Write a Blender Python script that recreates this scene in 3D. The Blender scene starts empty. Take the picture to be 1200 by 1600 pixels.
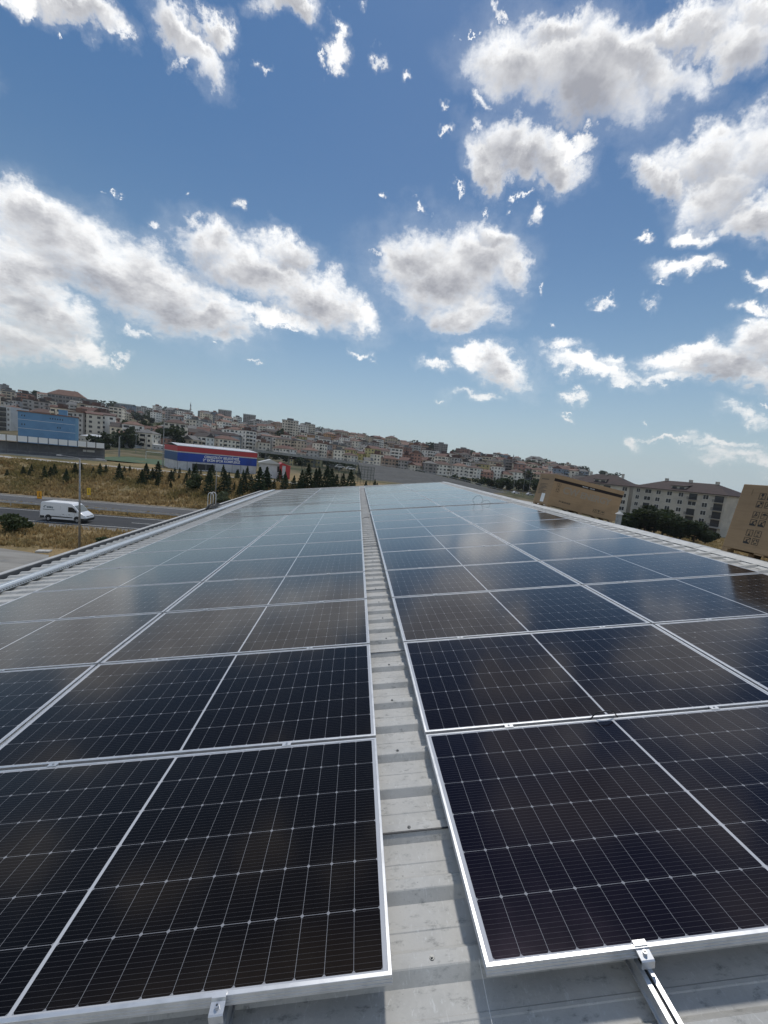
import bpy, bmesh, math, random
import numpy as np
from mathutils import Matrix, Vector, Euler
from math import radians as R, sin, cos, pi

random.seed(7)
rng = np.random.default_rng(7)
S = bpy.context.scene
C = S.collection

# ------------------------------------------------------------------ camera
H = 11.7                                   # eye height above the road
FPX = 619.13                               # focal length in px of the 1200 px wide photograph
def rotm(a, b, g):
    return Matrix.Rotation(a, 3, 'Z') @ Matrix.Rotation(b, 3, 'X') @ Matrix.Rotation(g, 3, 'Y')
RW = rotm(0, R(-7.0), -0.10)               # camera in the world: x right, y forward, z up
cam_d = bpy.data.cameras.new('camera'); cam = bpy.data.objects.new('camera', cam_d); C.objects.link(cam)
cam_d.sensor_fit = 'HORIZONTAL'; cam_d.sensor_width = 36; cam_d.lens = 36 * FPX / 1200
cam_d.clip_start = 0.05; cam_d.clip_end = 20000
cam.matrix_world = Matrix.Translation((0, 0, H)) @ (RW @ Matrix.Rotation(R(90), 3, 'X')).to_4x4()
S.camera = cam
def ray(u, v): return RW @ Vector(((u - 600) / FPX, 1, -(v - 800) / FPX))
def at(u, v, dep): return Vector((0, 0, H)) + ray(u, v) * dep        # photo pixel + distance -> world point
def at_z(u, v, z=0.0):
    d = ray(u, v); return Vector((0, 0, H)) + d * ((z - H) / d.z)
def at_y(u, v, y):
    d = ray(u, v); return Vector((0, 0, H)) + d * (y / d.y)
def vh(u): return 663.4 + .1003 * u                                  # horizon line in the photo

# ------------------------------------------------------------------ render / view
S.view_settings.view_transform = 'Standard'; S.view_settings.look = 'None'
S.view_settings.exposure = 0.0; S.view_settings.gamma = 1.0; S.view_settings.use_curve_mapping = False
S.render.engine = 'CYCLES'
S.cycles.max_bounces = 6; S.cycles.diffuse_bounces = 2; S.cycles.glossy_bounces = 3
S.cycles.transparent_max_bounces = 6; S.cycles.use_denoising = True
S.cycles.sample_clamp_indirect = 8

# ------------------------------------------------------------------ sun
SUN_EL, SUN_AZ = R(61), R(8)              # azimuth from +Y towards +X
sd = bpy.data.lights.new('sun', 'SUN'); so = bpy.data.objects.new('sun', sd); C.objects.link(so)
sd.energy = 2.1; sd.angle = R(4.0); sd.color = (1, .95, .88)
sundir = Vector((sin(SUN_AZ) * cos(SUN_EL), cos(SUN_AZ) * cos(SUN_EL), sin(SUN_EL)))
so.rotation_euler = (-sundir).to_track_quat('-Z', 'Y').to_euler()

# ------------------------------------------------------------------ node helper
class NT:
    def __init__(s, tree): s.t = tree; s.t.nodes.clear()
    def n(s, typ, ins=None, **kw):
        x = s.t.nodes.new(typ)
        for k, v in kw.items(): setattr(x, k, v)
        for k, v in (ins or {}).items():
            sock = x.inputs[k]
            if isinstance(v, bpy.types.NodeSocket): s.t.links.new(v, sock)
            elif isinstance(v, bpy.types.Node): s.t.links.new(v.outputs[0], sock)
            else: sock.default_value = v
        return x
    def m(s, op, a, b=0.0, c=0.0, clamp=False):
        x = s.n('ShaderNodeMath', {0: a, 1: b, 2: c}, operation=op, use_clamp=clamp); return x.outputs[0]
    def vm(s, op, a, b=(0, 0, 0)):
        x = s.n('ShaderNodeVectorMath', {0: a, 1: b}, operation=op)
        return x.outputs['Value'] if op in ('DOT_PRODUCT', 'LENGTH') else x.outputs[0]
    def scale(s, a, f): return s.n('ShaderNodeVectorMath', {0: a, 'Scale': f}, operation='SCALE').outputs[0]
    def mix(s, f, a, b):
        x = s.n('ShaderNodeMix', data_type='RGBA')
        for k, v in ((0, f), (6, a), (7, b)):
            if isinstance(v, bpy.types.NodeSocket): s.t.links.new(v, x.inputs[k])
            else: x.inputs[k].default_value = v if not (isinstance(v, tuple) and len(v) == 3) else (*v, 1)
        return x.outputs[2]
    def noise(s, vec, scale, detail=4, rough=.55, col=False, dist=0.0):
        x = s.n('ShaderNodeTexNoise', {'Vector': vec, 'Scale': scale, 'Detail': detail, 'Roughness': rough, 'Distortion': dist})
        return x.outputs['Color'] if col else x.outputs['Fac']
    def sstep(s, v, a, b, lo=0.0, hi=1.0):
        return s.n('ShaderNodeMapRange', {0: v, 1: a, 2: b, 3: lo, 4: hi}, interpolation_type='SMOOTHSTEP').outputs[0]
    def lin(s, v, a, b, lo=0.0, hi=1.0):
        return s.n('ShaderNodeMapRange', {0: v, 1: a, 2: b, 3: lo, 4: hi}).outputs[0]

# ------------------------------------------------------------------ world: Nishita sky with cumulus clouds
W = bpy.data.worlds.new('World'); S.world = W; W.use_nodes = True
w = NT(W.node_tree)
gen = w.n('ShaderNodeTexCoord').outputs['Generated']
d = w.vm('NORMALIZE', gen)
sky = w.n('ShaderNodeTexSky', sky_type='NISHITA', sun_disc=False, sun_elevation=SUN_EL, sun_rotation=SUN_AZ,
          altitude=150, air_density=1.0, dust_density=0.6, ozone_density=2.5)
sep = w.n('ShaderNodeSeparateXYZ', {0: d})
# clouds: (centre u, v, half axes, angle) -- each becomes a patch of directions in the world
CL = [(128,22,85,34,28),(170,48,30,20,50),(285,62,95,30,58),(330,40,40,26,60),(440,8,52,30,12),(527,68,24,20,20),(575,5,16,14,0),(50,-10,60,20,20),
 (900,120,150,92,8),(820,110,85,70,0),(985,100,120,60,14),(1055,52,105,38,-18),(1150,50,70,52,-25),(1180,10,60,40,0),(870,55,75,32,-12),
 (820,240,88,42,6),(862,262,60,38,20),(770,262,40,30,0),(880,235,46,20,0),
 (1095,235,95,45,-12),(1130,280,95,55,-28),(1185,220,70,62,-30),(1190,330,80,45,0),(1030,270,45,35,10),
 (690,430,112,78,4),(655,400,70,52,-15),(745,400,78,66,-20),(775,352,40,34,30),(720,490,70,32,8),(800,420,34,40,0),(625,420,50,36,0),
 (120,385,180,68,24),(230,440,200,62,27),(50,330,110,48,20),(330,495,95,34,14),(20,400,130,60,12),
 (400,425,140,48,24),(490,465,105,40,24),(330,380,70,34,14),(450,400,60,30,20),(430,492,90,20,6),(550,490,40,22,15),(232,345,20,10,30),
 (55,480,120,48,22),(20,520,140,40,12),(120,540,62,18,14),(25,440,100,40,15),
 (785,580,62,30,22),(740,560,42,20,20),(680,569,34,11,12),(742,622,42,9,6),(700,628,12,5,0),
 (925,578,82,21,12),(872,545,40,12,-4),(975,598,36,12,12),(960,566,34,14,0),
 (1110,572,105,32,-6),(1172,545,75,36,-12),(1060,560,60,20,-8),(1190,590,80,26,0),(1030,595,60,12,6),
 (1062,413,50,18,-8),(1040,425,28,12,0),(1015,462,18,9,5),(942,466,15,7,10),(1165,488,36,16,18),(1188,440,28,18,20),(1160,425,18,9,-10),
 (1150,648,56,14,8),(1130,692,90,9,4),(1170,712,110,14,6),(1040,690,60,5,0),
 (701,187,10,9,-30),(638,135,9,9,50),(850,332,14,12,20),(668,322,8,6,-20),(888,662,14,6,10),(892,652,9,4,0),
 (198,546,17,7,18),(222,516,36,10,4),(186,552,12,5,20),(410,566,16,5,4),(595,92,18,12,40),(610,300,8,5,0),(715,300,8,5,10),(780,30,10,16,-40),(755,170,22,14,60),
 (345,535,7,4,0),(745,215,10,14,-20),(1085,350,40,18,0),
 # above the picture, seen only mirrored in the panels
 (330,-240,260,110,12),(820,-300,300,120,-8),(1300,-150,200,120,0),(-60,-330,260,130,20),(560,-700,360,200,0),(-150,90,110,60,15),(1330,470,120,60,-5),(-140,420,140,60,20)]
rs_ = random.Random(4)
for (u0, v0, du, dv, n_) in ((200,70,130,60,9),(480,60,90,60,6),(700,200,60,160,9),(600,440,70,70,5),(860,330,120,40,5),(1080,380,110,60,8),(960,470,120,40,4),(300,330,140,50,6),(480,540,120,30,5),(850,600,150,40,6),(1120,500,80,60,6),(1080,660,110,40,6)):
    for k in range(max(2, n_ // 2)):
        a_ = rs_.uniform(6, 20); CL.append((u0 + rs_.uniform(-1, 1) * du, v0 + rs_.uniform(-1, 1) * dv, a_, a_ * rs_.uniform(.3, .7), rs_.uniform(-10, 45)))
wa = w.noise(d, 3.0, 2, .5, True); wb = w.noise(d, 9.0, 3, .55, True); wc = w.noise(d, 30.0, 9, .68, True)
warp = w.vm('ADD', w.scale(w.vm('SUBTRACT', wa, (.5, .5, .5)), .07),
            w.vm('ADD', w.scale(w.vm('SUBTRACT', wb, (.5, .5, .5)), .10), w.scale(w.vm('SUBTRACT', wc, (.5, .5, .5)), .07)))
dw = w.vm('ADD', d, warp)
dn = None; dsn = None
for (u, v, a, b, an) in CL:
    ca, sa = cos(R(an)), sin(R(an))
    c0 = ray(u, v); pa = ray(u + a * ca, v + a * sa); pb = ray(u - b * sa, v + b * ca)
    k = 1 / c0.length; c0 = c0 * k; pa = pa * k; pb = pb * k
    M = Matrix((c0, pa, pb))               # rows; solve M @ X = (0,1,0) / (0,0,1)
    Mi = M.inverted()
    A = Mi @ Vector((0, 1, 0)); B = Mi @ Vector((0, 0, 1))
    x1 = w.vm('DOT_PRODUCT', dw, tuple(A)); x2 = w.vm('DOT_PRODUCT', dw, tuple(B))
    r2 = w.m('MULTIPLY_ADD', x2, x2, w.m('MULTIPLY', x1, x1))
    big = min(a, b)
    if big < 16: r2 = w.m('ADD', r2, .34)
    if big >= 26:                          # the same patch shifted down: where the cloud is deep it turns grey
        xs = w.m('SUBTRACT', x2, .28)
        q2 = w.m('MULTIPLY_ADD', xs, xs, w.m('MULTIPLY', x1, x1))
        dsn = q2 if dsn is None else w.m('SMOOTH_MIN', dsn, q2, .22)
    dn = r2 if dn is None else w.m('SMOOTH_MIN', dn, r2, .22)
front = w.sstep(w.vm('DOT_PRODUCT', d, tuple(RW @ Vector((0, 1, 0)))), -.12, .18)
base = w.m('SUBTRACT', 1.0, dn)
base = w.m('MAXIMUM', base, -1.5)
# unseen clouds added behind the viewer, thickened as fill light on camera-facing sides
pl = w.scale(d, w.m('DIVIDE', 1.0, w.m('ADD', w.m('ABSOLUTE', sep.outputs[2]), .35)))
back = w.lin(w.noise(pl, 2.2, 5, .55), .38, .62, -1, 1)
base = w.n('ShaderNodeMix', {0: front, 2: back, 3: base}, data_type='FLOAT').outputs[0]
n1 = w.noise(pl, 7.0, 12, .60, dist=.15)
plo = w.vm('ADD', pl, tuple(sundir * .03))
n2 = w.noise(plo, 7.0, 5, .55, dist=.15)
n3 = w.noise(pl, 26.0, 10, .70)
puff = w.m('ADD', w.m('MULTIPLY', w.m('SUBTRACT', n1, .5), 1.5), w.m('MULTIPLY', w.m('SUBTRACT', n3, .5), .95))
dens = w.m('ADD', base, puff)
alpha = w.m('MAXIMUM', w.m('POWER', w.sstep(dens, -.32, .95), 1.15), w.m('MULTIPLY', w.sstep(dens, -1.25, .6), .13))
lowz = w.sstep(sep.outputs[2], .02, .30)
deep = w.m('MAXIMUM', w.m('SUBTRACT', 1.0, dsn), -1.0)
lit = w.m('MULTIPLY', w.m('SUBTRACT', n1, n2), 1.5)
soft = w.m('ADD', w.m('MULTIPLY', w.m('SUBTRACT', n1, .5), 1.9), w.m('MULTIPLY', w.m('SUBTRACT', n3, .5), .75))
shade = w.m('SUBTRACT', w.sstep(w.m('ADD', deep, soft), .10, 1.42), lit, clamp=True)
ccol = w.mix(shade, (1.14, 1.14, 1.13), (.375, .385, .43))
ccol = w.mix(lowz, w.mix(shade, (.84, .85, .84), (.50, .52, .54)), ccol)
hz = w.m('POWER', w.m('SUBTRACT', 1.0, w.m('ABSOLUTE', sep.outputs[2]), clamp=True), 4.5)
skycol = w.n('ShaderNodeHueSaturation', {'Hue': .492, 'Saturation': 1.22, 'Value': .96, 'Color': sky.outputs[0]}).outputs[0]
skycol = w.mix(w.sstep(sep.outputs[2], .18, .75), skycol, w.mix(.8, skycol, (.80, 2.05, 4.6)))
skycol = w.mix(w.m('MULTIPLY', hz, .95), skycol, (5.5, 6.7, 7.3))
bg1 = w.n('ShaderNodeBackground', {'Color': skycol, 'Strength': .085})
bg2 = w.n('ShaderNodeBackground', {'Color': ccol, 'Strength': 1.0})
ms = w.n('ShaderNodeMixShader', {0: alpha, 1: bg1.outputs[0], 2: bg2.outputs[0]})
w.n('ShaderNodeOutputWorld', {0: ms.outputs[0]})
W.cycles.sampling_method = 'MANUAL'; W.cycles.sample_map_resolution = 512

# ------------------------------------------------------------------ mesh helpers
class MB:
    def __init__(s): s.v = []; s.f = []; s.m = []; s.T = None
    def add(s, vs, fs, mi=0):
        o = len(s.v)
        for p in vs:
            p = Vector(p)
            s.v.append(tuple(s.T @ p if s.T else p))
        for f in fs: s.f.append([i + o for i in f]); s.m.append(mi)
        return s
    def box(s, lo, hi, mi=0, rot=None, piv=None):
        (x0, y0, z0), (x1, y1, z1) = lo, hi
        vs = [Vector(p) for p in ((x0,y0,z0),(x1,y0,z0),(x1,y1,z0),(x0,y1,z0),(x0,y0,z1),(x1,y0,z1),(x1,y1,z1),(x0,y1,z1))]
        if rot is not None:
            c = Vector(piv) if piv is not None else (Vector(lo) + Vector(hi)) / 2
            vs = [rot @ (p - c) + c for p in vs]
        return s.add(vs, [(0,3,2,1),(4,5,6,7),(0,1,5,4),(1,2,6,5),(2,3,7,6),(3,0,4,7)], mi)
    def quad(s, a, b, c, d_, mi=0): return s.add([a, b, c, d_], [(0, 1, 2, 3)], mi)
    def cyl(s, p0, p1, r0, r1=None, n=10, mi=0, caps=True):
        r1 = r0 if r1 is None else r1
        p0 = Vector(p0); p1 = Vector(p1); ax = (p1 - p0).normalized()
        t = ax.orthogonal().normalized(); b = ax.cross(t)
        vs = []
        for p, r in ((p0, r0), (p1, r1)):
            for i in range(n):
                a = 2 * pi * i / n; vs.append(p + (t * cos(a) + b * sin(a)) * r)
        fs = [(i, (i + 1) % n, n + (i + 1) % n, n + i) for i in range(n)]
        if caps: fs += [tuple(range(n - 1, -1, -1)), tuple(range(n, 2 * n))]
        return s.add(vs, fs, mi)
    def tube(s, pts, r, n=7, mi=0):
        pts = [Vector(p) for p in pts]
        rings = []
        prev = None
        for i, p in enumerate(pts):
            dd = (pts[min(i + 1, len(pts) - 1)] - pts[max(i - 1, 0)]).normalized()
            t = dd.orthogonal().normalized() if prev is None else (prev - dd * prev.dot(dd)).normalized()
            prev = t; b = dd.cross(t)
            rings.append([p + (t * cos(2 * pi * k / n) + b * sin(2 * pi * k / n)) * r for k in range(n)])
        vs = [q for rg in rings for q in rg]; fs = []
        for i in range(len(pts) - 1):
            for k in range(n): fs.append((i*n+k, i*n+(k+1)%n, (i+1)*n+(k+1)%n, (i+1)*n+k))
        fs += [tuple(range(n - 1, -1, -1)), tuple(range((len(pts)-1)*n, len(pts)*n))]
        return s.add(vs, fs, mi)
    def prism(s, poly, ax, a0, a1, mi=0):
        """polygon extruded along axis ax (0,1,2) from a0 to a1"""
        def P(p, a):
            q = [p[0], p[1]]; q.insert(ax, a); return q
        n = len(poly)
        vs = [P(p, a0) for p in poly] + [P(p, a1) for p in poly]
        fs = [(i, (i+1) % n, n + (i+1) % n, n + i) for i in range(n)] + [tuple(range(n-1,-1,-1)), tuple(range(n, 2*n))]
        return s.add(vs, fs, mi)
    def mesh(s, name, mats, smooth=False, fix=True):
        me = bpy.data.meshes.new(name); me.from_pydata(s.v, [], s.f)
        for mt in (mats if isinstance(mats, (list, tuple)) else [mats]): me.materials.append(mt)
        me.polygons.foreach_set('material_index', s.m)
        if fix:
            bm = bmesh.new(); bm.from_mesh(me); bmesh.ops.recalc_face_normals(bm, faces=bm.faces); bm.to_mesh(me); bm.free()
        if smooth: me.polygons.foreach_set('use_smooth', [True] * len(me.polygons))
        me.update(); return me
    def build(s, name, mats, parent=None, smooth=False, fix=True, loc=None, rot=None):
        o = bpy.data.objects.new(name, s.mesh(name, mats, smooth, fix)); C.objects.link(o)
        if parent: o.parent = parent
        if loc is not None: o.location = loc
        if rot is not None: o.rotation_euler = rot
        return o
def bevel(o, off, seg=2, ang=30):
    bm = bmesh.new(); bm.from_mesh(o.data)
    es = [e for e in bm.edges if len(e.link_faces) == 2 and e.calc_face_angle(0) > R(ang)]
    bmesh.ops.bevel(bm, geom=es, offset=off, segments=seg, affect='EDGES', profile=.6, clamp_overlap=True)
    bm.to_mesh(o.data); bm.free(); return o
def empty(name, loc=(0, 0, 0), rz=0.0, mat=None):
    o = bpy.data.objects.new(name, None); C.objects.link(o); o.empty_display_size = .2
    if mat is not None: o.matrix_world = mat
    else: o.location = loc; o.rotation_euler = (0, 0, rz)
    return o
def tag(o, label=None, cat=None, group=None, kind=None):
    for k, v in (('label', label), ('category', cat), ('group', group), ('kind', kind)):
        if v: o[k] = v
    return o
def copy_tree(o, parent=None):
    c = o.copy(); C.objects.link(c)
    if parent: c.parent = parent
    for ch in list(o.children): copy_tree(ch, c)
    return c
def text(name, body, size, mat, parent, M, ext=.002, align='CENTER', bold=False):
    cu = bpy.data.curves.new(name, 'FONT'); cu.body = body; cu.size = size; cu.extrude = ext; cu.align_x = align; cu.align_y = 'CENTER'
    if bold: cu.offset = size * .03
    t = bpy.data.objects.new(name, cu); C.objects.link(t)
    dg = bpy.context.evaluated_depsgraph_get(); dg.update()
    me = bpy.data.meshes.new_from_object(t.evaluated_get(dg)); C.objects.unlink(t); bpy.data.objects.remove(t)
    o = bpy.data.objects.new(name, me); C.objects.link(o); me.materials.clear(); me.materials.append(mat)
    o.parent = parent; o.matrix_basis = M
    return o
ORD = ['first','second','third','fourth','fifth','sixth','seventh','eighth','ninth','tenth','eleventh','twelfth','thirteenth','fourteenth','fifteenth','sixteenth','seventeenth','eighteenth','nineteenth']
TENS = {20:'twenty',30:'thirty',40:'forty',50:'fifty',60:'sixty',70:'seventy',80:'eighty',90:'ninety'}
def ordn(i):                               # 0 -> first
    n = i + 1
    if n < 20: return ORD[n - 1]
    if n >= 100: return 'hundredth' if n == 100 else 'hundred and ' + ordn(n - 101)
    t, r = n // 10 * 10, n % 10
    return TENS[t][:-1] + 'ieth' if r == 0 else TENS[t] + '-' + ORD[r - 1]

# ------------------------------------------------------------------ materials
MATS = {}
def mat(name, col=(.5,.5,.5), rough=.6, metal=0.0, spec=.5, noise=None, bump=None, coat=0.0, objcol=False, ior=1.5):
    if name in MATS: return MATS[name]
    m = bpy.data.materials.new(name); m.use_nodes = True; t = NT(m.node_tree)
    p = t.n('ShaderNodeBsdfPrincipled', {'Roughness': rough, 'Metallic': metal, 'Specular IOR Level': spec, 'IOR': ior, 'Coat Weight': coat})
    tc = t.n('ShaderNodeTexCoord').outputs['Object']
    base = (*col, 1)
    if objcol:
        base = t.n('ShaderNodeObjectInfo').outputs['Color']
    if noise:                              # (scale, dark colour, lo, hi)
        f = t.sstep(t.noise(tc, noise[0], 6, .62), noise[2], noise[3])
        if objcol:
            hs = t.n('ShaderNodeHueSaturation', {'Value': noise[1], 'Color': base}).outputs[0]
            cc = t.mix(f, base, hs)
        else: cc = t.mix(f, col, noise[1])
        t.t.links.new(cc, p.inputs['Base Color'])
    elif objcol: t.t.links.new(base, p.inputs['Base Color'])
    else: p.inputs['Base Color'].default_value = base
    if bump:
        b = t.n('ShaderNodeBump', {'Strength': bump[1], 'Distance': bump[2], 'Height': t.noise(tc, bump[0], 5, .6)})
        t.t.links.new(b.outputs[0], p.inputs['Normal'])
    t.n('ShaderNodeOutputMaterial', {0: p.outputs[0]})
    MATS[name] = m; return m
ALU = mat('anodised_aluminium', (.66,.67,.68), .38, .75, noise=(14, (.55,.56,.57), .4, .7))
GALV = mat('galvanised_steel', (.60,.63,.65), .42, .7, noise=(25, (.48,.52,.55), .45, .62))
DARKM = mat('dark_flashing', (.035,.037,.04), .5, .2)
EAVEM = mat('eave_flashing', (.52,.51,.49), .55, .1, noise=(5, (.36,.35,.33), .45, .7))
BLACKRUB = mat('black_cable', (.012,.012,.013), .45)
STEEL = mat('bright_steel', (.6,.6,.6), .28, .9)

def solar_mat():
    m = bpy.data.materials.new('solar_glass'); m.use_nodes = True; t = NT(m.node_tree)
    tc = t.n('ShaderNodeTexCoord').outputs['Object']; sp = t.n('ShaderNodeSeparateXYZ', {0: tc})
    x, y = sp.outputs[0], sp.outputs[1]
    PX, PY = .0921, .1808
    ax = t.m('SUBTRACT', t.m('ABSOLUTE', x), .0065)
    ay = t.m('ADD', y, PY * 3)
    def edge(c, p):
        f = t.m('FRACT', t.m('DIVIDE', c, p)); return t.m('MULTIPLY', t.m('SUBTRACT', .5, t.m('ABSOLUTE', t.m('SUBTRACT', f, .5))), p)
    ex, ey = edge(ax, PX), edge(ay, PY)
    lines = t.m('MAXIMUM', t.m('LESS_THAN', ex, .0006), t.m('LESS_THAN', ey, .00075))
    lines = t.m('MAXIMUM', lines, t.m('LESS_THAN', t.m('ADD', ex, ey), .0075))
    out = t.m('MAXIMUM', t.m('LESS_THAN', ax, 0.0), t.m('GREATER_THAN', ax, PX * 12))
    out = t.m('MAXIMUM', out, t.m('MAXIMUM', t.m('LESS_THAN', ay, 0.0), t.m('GREATER_THAN', ay, PY * 6)))
    white = t.m('MAXIMUM', lines, out)
    bus = t.m('LESS_THAN', edge(t.m('ADD', ay, PY / 24), PY / 12), .00042)
    rnd = t.n('ShaderNodeObjectInfo').outputs['Random']
    refl_side = t.n('ShaderNodeSeparateColor', {0: t.n('ShaderNodeObjectInfo').outputs['Color']}).outputs[0]
    refl_mix = t.m('ADD', t.m('MULTIPLY', refl_side, .75), t.m('MULTIPLY', rnd, .25))
    cell = t.mix(refl_mix, (.0040, .0027, .0018), (.0030, .0019, .0050))  # brown and purple reflection tints put into the cell colour by array side
    cell = t.mix(t.m('MULTIPLY', bus, .5), cell, (.11, .11, .115))
    # thin settled dust
    du = t.sstep(t.noise(tc, 3.0, 6, .65), .45, .8, .0, .008)
    cell = t.mix(du, cell, (.42, .38, .32))
    col = t.mix(white, cell, t.mix(out, (.27, .275, .29), (.48, .49, .51)))
    # a few dried drops and droppings
    vo = t.n('ShaderNodeTexVoronoi', {'Vector': t.vm('ADD', tc, t.n('ShaderNodeCombineXYZ', {0: t.m('MULTIPLY', rnd, 37.0), 1: t.m('MULTIPLY', rnd, 91.0)}).outputs[0]), 'Scale': 2.2})
    spot = t.m('LESS_THAN', t.m('ADD', vo.outputs['Distance'], t.m('MULTIPLY', t.noise(tc, 60, 4, .7), .05)), .043)
    col = t.mix(t.m('MULTIPLY', spot, .35), col, (.5, .49, .45))
    tint = t.mix(refl_mix, (1.0, .66, .42), (.82, .60, 1.0))
    rr = t.lin(t.noise(tc, 7.0, 5, .6), .3, .7, .10, .16)
    p = t.n('ShaderNodeBsdfPrincipled', {'Base Color': col, 'Roughness': rr, 'IOR': 1.20, 'Specular IOR Level': .5, 'Specular Tint': tint, 'Coat Weight': 1.0, 'Coat IOR': 1.19, 'Coat Roughness': .115, 'Sheen Weight': .8, 'Sheen Roughness': .15, 'Sheen Tint': (1, .98, .95, 1)})
    t.n('ShaderNodeOutputMaterial', {0: p.outputs[0]}); return m
SOLAR = solar_mat()

def roof_mat():
    m = bpy.data.materials.new('painted_roof_sheet'); m.use_nodes = True; t = NT(m.node_tree)
    tc = t.n('ShaderNodeTexCoord').outputs['Object']
    st = t.vm('MULTIPLY', tc, (1.0, 2.2, 1.0))
    n1 = t.noise(tc, 3.0, 8, .68); n2 = t.noise(st, 16, 6, .7); n3 = t.noise(tc, 90, 3, .6)
    scr = t.noise(t.vm('MULTIPLY', tc, (40, 14, 10)), 1.3, 4, .7, dist=2.0)
    c = t.mix(t.sstep(n1, .35, .7), (.51,.50,.465), (.395,.39,.365))
    c = t.mix(t.sstep(n2, .53, .72, 0, .75), c, (.17,.175,.165))
    c = t.mix(t.sstep(scr, .56, .70, 0, .6), c, (.60,.61,.59))
    c = t.mix(t.sstep(n3, .68, .8, 0, .8), c, (.08,.08,.075))
    p = t.n('ShaderNodeBsdfPrincipled', {'Base Color': c, 'Roughness': .55, 'Specular IOR Level': .35})
    b = t.n('ShaderNodeBump', {'Strength': .35, 'Distance': .004, 'Height': n2}); t.t.links.new(b.outputs[0], p.inputs['Normal'])
    t.n('ShaderNodeOutputMaterial', {0: p.outputs[0]}); return m
ROOF = roof_mat()

# ================================================================== the factory roof the viewer stands on
MR = Matrix(((.98648482, -.07889067, -.14361047, .1708978), (.07787178, .99688235, -.01271066, 1.04214241),
             (.14416549, .00135567, .98955266, 10.12178456), (0, 0, 0, 1)))
MRi = MR.inverted()
def RL(x, y, z=0.0): return MR @ Matrix.Translation((x, y, z))
factory = tag(empty('factory_building', mat=MR), 'factory building with grey ribbed gable roof carrying the solar panels', 'factory')
YA, YB = -5.0, 24.75                       # near / far verge in roof coordinates
XE, XR = -6.05, 5.55                       # eave, ridge
PITCH = .2435
ZP, ZC = -.120, -.090                      # pan / crown heights below the glass
ys = [(YA, ZP)]
k0 = math.ceil((YA - .06) / PITCH)
y = .051 + PITCH * k0
while y < YB - .2:
    ys += [(y, ZP), (y + .028, ZC - .002), (y + .032, ZC), (y + .072, ZC), (y + .100, ZP + .002),
           (y + .150, ZP + .001), (y + .154, ZP + .003), (y + .164, ZP + .003), (y + .168, ZP)]
    y += PITCH
ys.append((YB, ZP))
SR = R(16.6)                               # the other slope seen from this one
def zr(x): return ZP - (x - XR) * math.tan(SR)
g = MB()
for xa, xb in ((XE, -2), (-2, 2), (2, XR)):
    vs = []; fs = []
    for (yy, zz) in ys: vs += [(xa, yy, zz), (xb, yy, zz)]
    for i in range(len(ys) - 1): fs.append((2*i, 2*i+1, 2*i+3, 2*i+2))
    g.add(vs, fs)
g.build('roof_slope', ROOF, factory, fix=False)
g = MB(); vs = []; fs = []
for (yy, zz) in ys:
    dz = zz - ZP
    vs += [(XR, yy, ZP + dz), (13.5, yy, zr(13.5) + dz)]
for i in range(len(ys) - 1): fs.append((2*i, 2*i+1, 2*i+3, 2*i+2))
g.add(vs, fs).build('roof_slope', ROOF, factory, fix=False)
# ridge cap: two folded leaves with scalloped closure
RIDGEM = mat('ridge_cap_metal', (.47,.475,.465), .55, .1, noise=(6, (.33,.335,.32), .4, .7))
g = MB()
yy = YA
while yy < YB:
    y2 = min(yy + 2.0, YB)
    dz = .0 if int((yy - YA) / 2) % 2 == 0 else .004
    g.prism([(XR - .13, ZC + .002 + dz), (XR, ZC + .03 + dz), (XR + .26, ZC - .03 + dz), (XR + .26, ZC - .036 + dz), (XR, ZC + .024 + dz), (XR - .13, ZC - .004 + dz)], 1, yy, y2 - .004)
    yy = y2
g.build('ridge_cap', RIDGEM, factory)
vs = []; fs = []; yy = .051 + PITCH * k0; i = 0
while yy < YB - .3:                        # one toothed closure strip, a tongue in every pan
    for (a, xx) in ((.000, .132), (.088, .132), (.100, .20), (.235, .20)): vs += [(XR - xx, yy + a, ZP + .006), (XR - .11, yy + a, ZC - .006)]
    yy += PITCH
for i in range(len(vs) // 2 - 1): fs.append((2*i, 2*i+1, 2*i+3, 2*i+2))
MB().add(vs, fs).build('ridge_closure', RIDGEM, factory)
# eave: gutter behind a folded cap
g = MB()
g.prism([(XE - .24, ZP - .10), (XE - .24, ZC + .035), (XE - .09, ZC + .042), (XE - .09, ZC + .03), (XE - .225, ZC + .024), (XE - .225, ZP - .1)], 1, YA, YB)
g.build('gutter_cap', EAVEM, factory)
g = MB()
g.prism([(XE - .10, ZC + .026), (XE - .10, ZP - .12), (XE + .05, ZP - .12), (XE + .05, ZP - .02), (XE + .03, ZP - .02), (XE + .03, ZP - .105), (XE - .08, ZP - .105), (XE - .08, ZC + .026)], 1, YA, YB)
g.build('gutter', mat('gutter_grey', (.12,.125,.13), .5, .3), factory)
vs = []; fs = []; yy = .051 + PITCH * k0
while yy < YB - .3:                        # foam closure under the eave end of the ribs
    for a, z in ((.0, ZP - .012), (.018, ZC - .006), (.070, ZC - .006), (.09, ZP - .012)): vs += [(XE - .01, yy + a, ZP - .03), (XE - .01, yy + a, z)]
    yy += PITCH
for i in range(len(vs) // 2 - 1): fs.append((2*i, 2*i+1, 2*i+3, 2*i+2))
MB().add(vs, fs).build('rib_filler', mat('grey_foam', (.10,.10,.10), .8), factory)
g = MB()
g.box((XE - .10, YB + .003, ZP - .2), (XR, YB + .05, ZC + .012)); g.box((XR + .003, YB + .003, ZP - .2), (13.5, YB + .05, ZC + .012), rot=Matrix.Rotation(SR, 3, 'Y'), piv=(XR, YB, ZC))
g.build('verge_flashing', EAVEM, factory)
g = MB()
g.box((-.35, .564, ZC + .0005), (.6, .571, ZC + .0035)); g.build('sheet_lap', DARKM, factory)
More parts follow.
